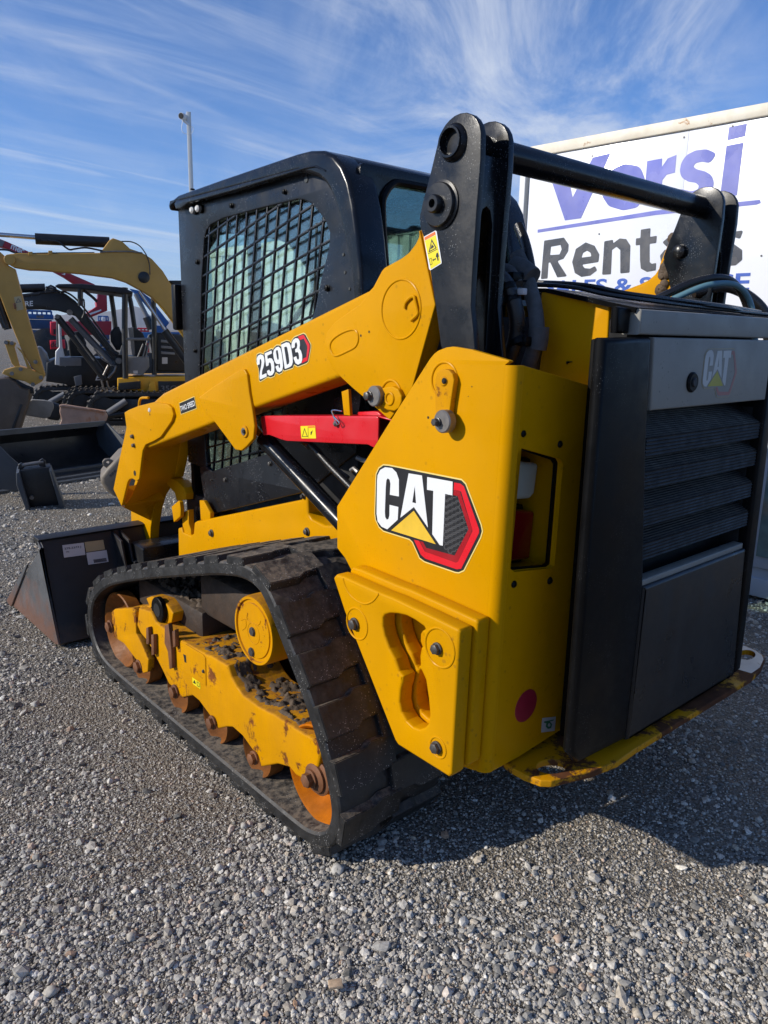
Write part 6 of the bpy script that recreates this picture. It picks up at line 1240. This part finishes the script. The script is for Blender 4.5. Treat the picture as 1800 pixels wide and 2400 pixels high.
# --- far machines
def far(name, x, dist, label, cat, group=None):
    fr = view_frame(x, dist); return fr, empty(name, fr.O * np.array((1, 1, 0)), label, cat, group)
R1, r1 = far('boom_lift', 120, 24, 'dark red lift with a lettered boom sloping down behind the excavators', 'boom lift')
bplate('boom', R1, 'A', [(-60, 172), (0, 195), (60, 218), (215, 290), (450, 420), (700, 530), (705, 548), (555, 532), (470, 475), (330, 400), (110, 292), (40, 262), (-60, 235)], -.25, .25, M['mred'], r1, bevel=.02)
bplate('boom_head', R1, 'A', [(-60, 195), (5, 200), (40, 215), (20, 255), (-10, 245), (-60, 240)], -.27, .27, M['grey_m'], r1)
obj('lettering', text_mesh(R1, 'mec', [R1.uv1('A', *p) for p in ((80, 268), (175, 312), (185, 276), (90, 236))], .252, .03, .004), M['d_white'], r1, clean=False); obj('lettering', text_mesh(R1, 'J', [R1.uv1('A', *p) for p in ((455, 455), (480, 465), (485, 440), (462, 430))], .252, .03, .004), M['d_white'], r1, clean=False)
bplate('turntable', R1, 'A', [(722, 600), (750, 585), (788, 590), (792, 722), (660, 775), (632, 780), (630, 745), (712, 690), (706, 660), (722, 625)], -.4, .2, M['mred'], r1, bevel=.02); bplate('slot', R1, 'A', [(650, 745), (745, 712), (748, 722), (655, 758)], .2, .21, M['d_white'], r1, bevel=0)
bplate('chassis', R1, 'A', [(470, 800), (820, 800), (820, 900), (470, 900)], -.6, .3, M['mred'], r1); 
for x in (520, 770): mb = MB(); mb.lathe(R1.at('A', x, 900) * np.array((1, 1, 0)) + np.array((0, 0, .45)), R1.W, [(.45, .1), (.45, .42), (.3, .45)], 20); obj('wheel', mb, M['rubber'], r1)
def scissor(x, dist, z, x0, x1, ytop, ymid, ybot, label, m1, group):
    fr, e = far('scissor_lift', x, dist, label, 'scissor lift', group); u0, v0 = fr.uv1(z, x0, ybot); u1, v1 = fr.uv1(z, x1, ymid); vt = fr.uv1(z, x0, ytop)[1]
    n = 4
    for k in range(n):
        a = .45+(v1-.45)*k/n; b_ = .45+(v1-.45)*(k+1)/n
        mb = MB(); mb.box(u0, u1, a+.02, b_-.02, -.9, 0, .02, fr=fr); obj('scissor_arm', mb, M['dblue'], e)
    mb = MB(); mb.box(u0-.05, u1+.05, .18, .45, -1., .03, .02, fr=fr); obj('base', mb, M['dblue'], e)
    mb = MB(); mb.box(u0-.05, u1+.05, v1, v1+.14, -1., .03, .01, fr=fr); pf = obj('platform', mb, m1, e)
    for t in (-.97, 0):
        mb = MB()
        for k in range(6): uu = u0+(u1-u0)*k/5; mb.tube([fr.p(uu, v1+.1, t), fr.p(uu, vt, t)], .025, 8)
        for w in (.5, 1.): mb.tube([fr.p(u0, v1+(vt-v1)*w, t), fr.p(u1, v1+(vt-v1)*w, t)], .025, 8)
        obj('guard_rail', mb, m1, e)
    for k in range(2): mb = MB(); mb.lathe(fr.p(u0+.3+(u1-u0-.6)*k, .2, 0), fr.W, [(.2, -.1), (.2, .06), (.12, .08)], 16); obj('wheel', mb, M['rubber'], e)
    return fr, e, pf, (u0, u1, v1)
fr, e, pf, (a0, a1, av) = scissor(95, 27, 'A', 225, 385, 720, 785, 1010, 'blue scissor lift with railed platform, left behind the black lettered boom', M['mblue'], None)
mb = MB(); rr = random.Random(2)
for k in range(12):
    if k != 7: uu = a0+.25+(a1-a0-.5)*k/12; mb.box(uu, uu+(a1-a0)*.05, av+.03, av+.11, .031, .034, fr=fr)
obj('worn_lettering', mb, M['grey_m'], pf)
fr, e, pf, _ = scissor(233, 34, 'A', 735, 805, 762, 830, 885, 'small blue scissor lift far back under the black canopy', M['mblue'], None)
mb = MB(); mb.box(*[fr.uv1('A', x, 800)[0] for x in (755, 780)], fr.uv1('A', 760, 800)[1], fr.uv1('A', 760, 768)[1], .0, .2, .02, fr=fr); obj('control_box', mb, M['white_m'], e)
R2, r2 = far('skid_steer', 125, 19, 'bright red skid steer half hidden behind the white cab corner', 'skid steer')
bplate('upright', R2, 'A', [(370, 802), (430, 800), (478, 815), (478, 905), (430, 915), (372, 905)], -.5, .0, M['lred'], r2, bevel=.03); bplate('body', R2, 'A', [(368, 940), (480, 935), (485, 1000), (372, 1008)], -.6, .05, M['lred'], r2, bevel=.03); bplate('frame', R2, 'A', [(385, 900), (480, 900), (480, 1000), (385, 1000)], -.5, -.1, M['dark'], r2)
bplate('vent', R2, 'A', [(396, 858), (412, 856), (412, 895), (396, 897)], .0, .01, M['dark'], r2, bevel=0)
obj('lettering', text_mesh(R2, 'dd', [R2.uv1('A', *p) for p in ((374, 990), (428, 990), (428, 952), (374, 952))], .052, .012, .004), M['d_black'], r2, clean=False)
mb = MB(); mb.lathe(R2.at('A', 360, 985), R2.W, [(.40, -.35), (.40, -.05), (.25, 0)], 24); obj('wheel', mb, M['rubber'], r2)
R4, r4 = far('boom_lift', 345, 22, 'blue boom lift leaning down beneath the faded yellow boom', 'boom lift')
bplate('boom', R4, 'A', [(960, 560), (985, 565), (1040, 578), (1110, 630), (1180, 720), (1252, 812), (1228, 842), (1195, 835), (1130, 745), (1060, 660)], -.25, .25, M['mblue'], r4, bevel=.02)
bplate('jib', R4, 'A', [(1140, 830), (1230, 835), (1245, 880), (1150, 890)], -.3, .2, M['mblue'], r4); btube('cylinder', R4, 'A', [(1005, 600), (1095, 780)], .06, .3, M['grey_m'], r4); btube('cylinder', R4, 'A', [(1085, 770), (1120, 860)], .10, .3, M['dark'], r4)
bplate('chassis', R4, 'A', [(1040, 880), (1330, 880), (1330, 960), (1040, 960)], -.8, .2, M['mblue'], r4)
for x in (1090, 1290): mb = MB(); mb.lathe(R4.at('A', x, 960) * np.array((1, 1, 0)) + np.array((0, 0, .45)), R4.W, [(.45, .0), (.45, .35), (.3, .38)], 20); obj('wheel', mb, M['rubber'], r4)
R5, r5 = far('boom_lift', 336, 33, 'small red railed basket of a lift far behind the seats', 'boom lift')
mb = MB(); b0, b1 = R5.uv1('A', 1020, 890)[0], R5.uv1('A', 1100, 890)[0]; vt, vb = R5.uv1('A', 1020, 852)[1], R5.uv1('A', 1020, 890)[1]
for t in (-.8, 0):
    for k in range(4): uu = b0+(b1-b0)*k/3; mb.tube([R5.p(uu, vb, t), R5.p(uu, vt, t)], .03, 8)
    for v in (vb, vt, (vb+vt)/2): mb.tube([R5.p(b0, v, t), R5.p(b1, v, t)], .03, 8)
mb.box(b0, b1, .3, vb, -.8, 0, .02, fr=R5); obj('basket', mb, M['lred'], r5)

# --- long black bucket, small toothed bucket and brown bucket on the gravel
lb = empty('loader_bucket', (2.6, 8.2, 0), 'long black loader bucket lying open on the gravel behind the small bucket', 'bucket')
la_ = math.radians(13); LU = np.array((math.cos(la_), math.sin(la_), 0)); LV = np.array((-math.sin(la_), math.cos(la_), 0)); LO = np.array((1.95, 7.62, 0))
FBx = Frame(LO - LU*1.4, -LV, (0, 0, 1)); LW_ = 3.0          # profile plane; W points back along -LU
shell = [(-.10, 0), (-.10, .03), (.35, .040), (.60, .08), (.76, .19), (.80, .31), (.75, .40), (.64, .435), (.64, .460), (.78, .43), (.86, .31), (.83, .17), (.66, .03), (.45, 0)]
sgn = 1 if FBx.W @ LU > 0 else -1
def lpr(pts, a, b): mb = MB(); mb.prism(FBx, [(-y, z) for y, z in pts], *(sorted((sgn*a, sgn*b))), bevel=.003); return mb
obj('shell', lpr(shell, 0, LW_), M['dark'], lb)
for a in (0, LW_): obj('end_plate', lpr([(-.14, 0), (-.14, .05), (.58, .45), (.78, .43), (.86, .31), (.83, .17), (.66, 0)], a-.01, a+.01), M['snow'], lb)
obj('cutting_edge', lpr([(-.16, 0), (-.16, .02), (.02, .036), (.02, 0)], 0, LW_), M['snow'], lb); obj('floor_rib', lpr([(.24, .03), (.24, .06), (.30, .06), (.30, .03)], 0, LW_), M['snow'], lb); obj('top_lip', lpr([(.62, .42), (.62, .475), (.66, .475), (.66, .42)], 0, LW_), M['snow'], lb)
# grey wing of another attachment at the left edge
wg = MB(); WF = view_frame(40, 7.55)
wg.prism(WF, WF.uv('D', [(-60, 380), (0, 405), (60, 465), (135, 530), (112, 692), (0, 682), (-60, 676)]), -.03, 0, bevel=.004); thing('attachment_wing', wg, M['snow'], 'flat grey steel wing plate at the left edge, beside the small toothed bucket', 'steel plate')
sb = empty('toothed_bucket', (2.0, 6.5, 0), 'small black digging bucket with pins and teeth standing on the gravel', 'bucket')
SF = view_frame(95, 6.95)
bplate('back', SF, 'D', [(118, 572), (325, 548), (405, 818), (200, 852)], -.10, -.08, M['dark'], sb, bevel=.006)
bplate('side_plate', SF, 'D', [(105, 572), (124, 566), (205, 838), (188, 858), (165, 800), (108, 650)], -.30, .05, M['snow'], sb, bevel=.006); bplate('side_plate', SF, 'D', [(318, 552), (335, 560), (415, 778), (418, 812), (398, 822), (385, 790)], -.28, .05, M['snow'], sb, bevel=.006)
bplate('shell', SF, 'D', [(118, 572), (325, 548), (345, 620), (135, 645)], -.30, -.10, M['dark'], sb, bevel=.02)
for x, y in ((132, 560), (272, 532)): bplate('ear', SF, 'D', [(x-20, y+20), (x-16, y-22), (x+4, y-34), (x+22, y-18), (x+26, y+18)], -.16, -.13, M['dark'], sb, bevel=.004)
for pts in ([(140, 545), (282, 522)], [(150, 572), (262, 555)]): btube('pin', SF, 'D', pts, .016, -.14, M['steel'], sb)
bdisc('weld_stub', SF, 'D', 205, 745, .018, -.08, -.05, M['steel'], sb)
for k in range(4): x = 222+k*50; y = 852-k*9; bplate('tooth', SF, 'D', [(x-14, y-22), (x+14, y-26), (x+24, y+6), (x+6, y+12)], -.02, .08, M['grey_m'], sb, bevel=.005)
bplate('lip', SF, 'D', [(198, 830), (402, 795), (408, 822), (206, 858)], -.10, .02, M['dark'], sb, bevel=.006)
bb = empty('bucket', (2.3, 5.7, 0), 'dusty brown bucket with a lifting ear, mostly hidden behind the yellow arm nose', 'bucket')
BF = view_frame(262, 6.2)
bplate('shell', BF, 'D', [(690, 545), (720, 515), (770, 460), (830, 430), (940, 430), (980, 600), (960, 760), (800, 745), (735, 720), (690, 690), (655, 640), (650, 600)], -.35, .05, M['greyb'], bb, bevel=.03)
bplate('lifting_ear', BF, 'D', [(690, 545), (668, 530), (663, 505), (678, 488), (705, 485), (730, 498), (735, 520)], -.05, .0, M['greyb'], bb, bevel=.005, holes=[[(688, 515), (690, 502), (704, 500), (710, 512), (702, 522)]])
obj('lettering', text_mesh(BF, '325', [BF.uv1('D', *p) for p in ((712, 600), (752, 560), (746, 545), (706, 585))], .051, .006, .003), M['ink'], bb, clean=False)

# --- white corrugated container seen through the cab glass, and the camera pole
CG = FX(6.4)
cg = empty('shipping_container', (7.6, 11.5, 0), 'pale ribbed shipping container seen only through the cab glass', 'container')
c0_, c1_ = CG.uv1('P', 496, 760)[0], CG.uv1('P', 496, 760)[0]+6.06; ct_ = 2.75
mb = MB(); mb.box(c0_, c1_, .15, ct_, -2.4, -.03, fr=CG); obj('shell', mb, M['cgreen'], cg)
n = 30
for k in range(n):
    a = c0_+.08+(c1_-c0_-.16)*k/n; mb = MB(); mb.box(a, a+(c1_-c0_)/n*.5, .25, ct_-.1, -.04, 0, .012, fr=CG); obj('rib', mb, M['cgreen'], cg)
mb = MB(); mb.box(c0_, c1_, ct_-.1, ct_+.02, -.1, .02, .01, fr=CG); obj('top_rail', mb, M['cgreen'], cg); mb = MB(); mb.box(c0_, c1_, .12, .25, -.1, .02, .01, fr=CG); obj('bottom_rail', mb, M['cgreen'], cg)
PF = view_frame(440, 13.5)
u, v = PF.uv1('P', 442, 263); pe = empty('camera_pole', PF.p(u+.03, 0), 'slim pale square pole with a security camera, rising behind the cab roof', 'pole')
mb = MB(); mb.box(u-.035, u+.035, 0, v, -.035, .035, .006, fr=PF); obj('pole', mb, M['pole'], pe)
mb = MB(); cpt = PF.at('f', 308, 225, .06); cw_ = PF.at('f', 345, 225, -.02); dvec = PF.W*.9 - PF.U*.42 - np.array((0, 0, .12)); mb.lathe(cpt - dvec/np.linalg.norm(dvec)*.14, dvec, [(.045, 0), (.05, .02), (.05, .19), (.047, .20)], 20); co = obj('camera_body', mb, M['white_m'], pe)
mb = MB(); mb.lathe(cpt + dvec/np.linalg.norm(dvec)*.0605, dvec, [(.043, 0), (.040, .004)], 20); obj('camera_face', mb, M['seat'], co)
mb = MB(); mb.tube([cpt - np.array((0, 0, .05)), PF.p(u, v-.19, .02)], .02, 8); obj('camera_arm', mb, M['white_m'], co)
q = lambda x, y: PF.at('f', x, y, .04)
mb = MB(); mb.tube(smooth_open([q(310, 280), q(292, 380), q(305, 450), q(355, 480), q(385, 470)], 5), .004, 6); mb.tube(smooth_open([q(420, 360), q(455, 380), q(465, 420), q(440, 475), q(400, 480)], 5), .004, 6); obj('cable', mb, M['d_white'], pe)

# --- a splinter of wood on the gravel
ws = FZ(.012); mb = MB(); mb.prism(ws, ws.uv('P', [(768, 2298), (800, 2292), (804, 2312), (772, 2316)]), -.006, .002, bevel=.0015); thing('wood_chip', mb, mat('pale_wood', (.46, .33, .21), .8, var=.3, vscale=60), 'small flat chip of pale wood lying on the gravel in the foreground', 'wood chip')
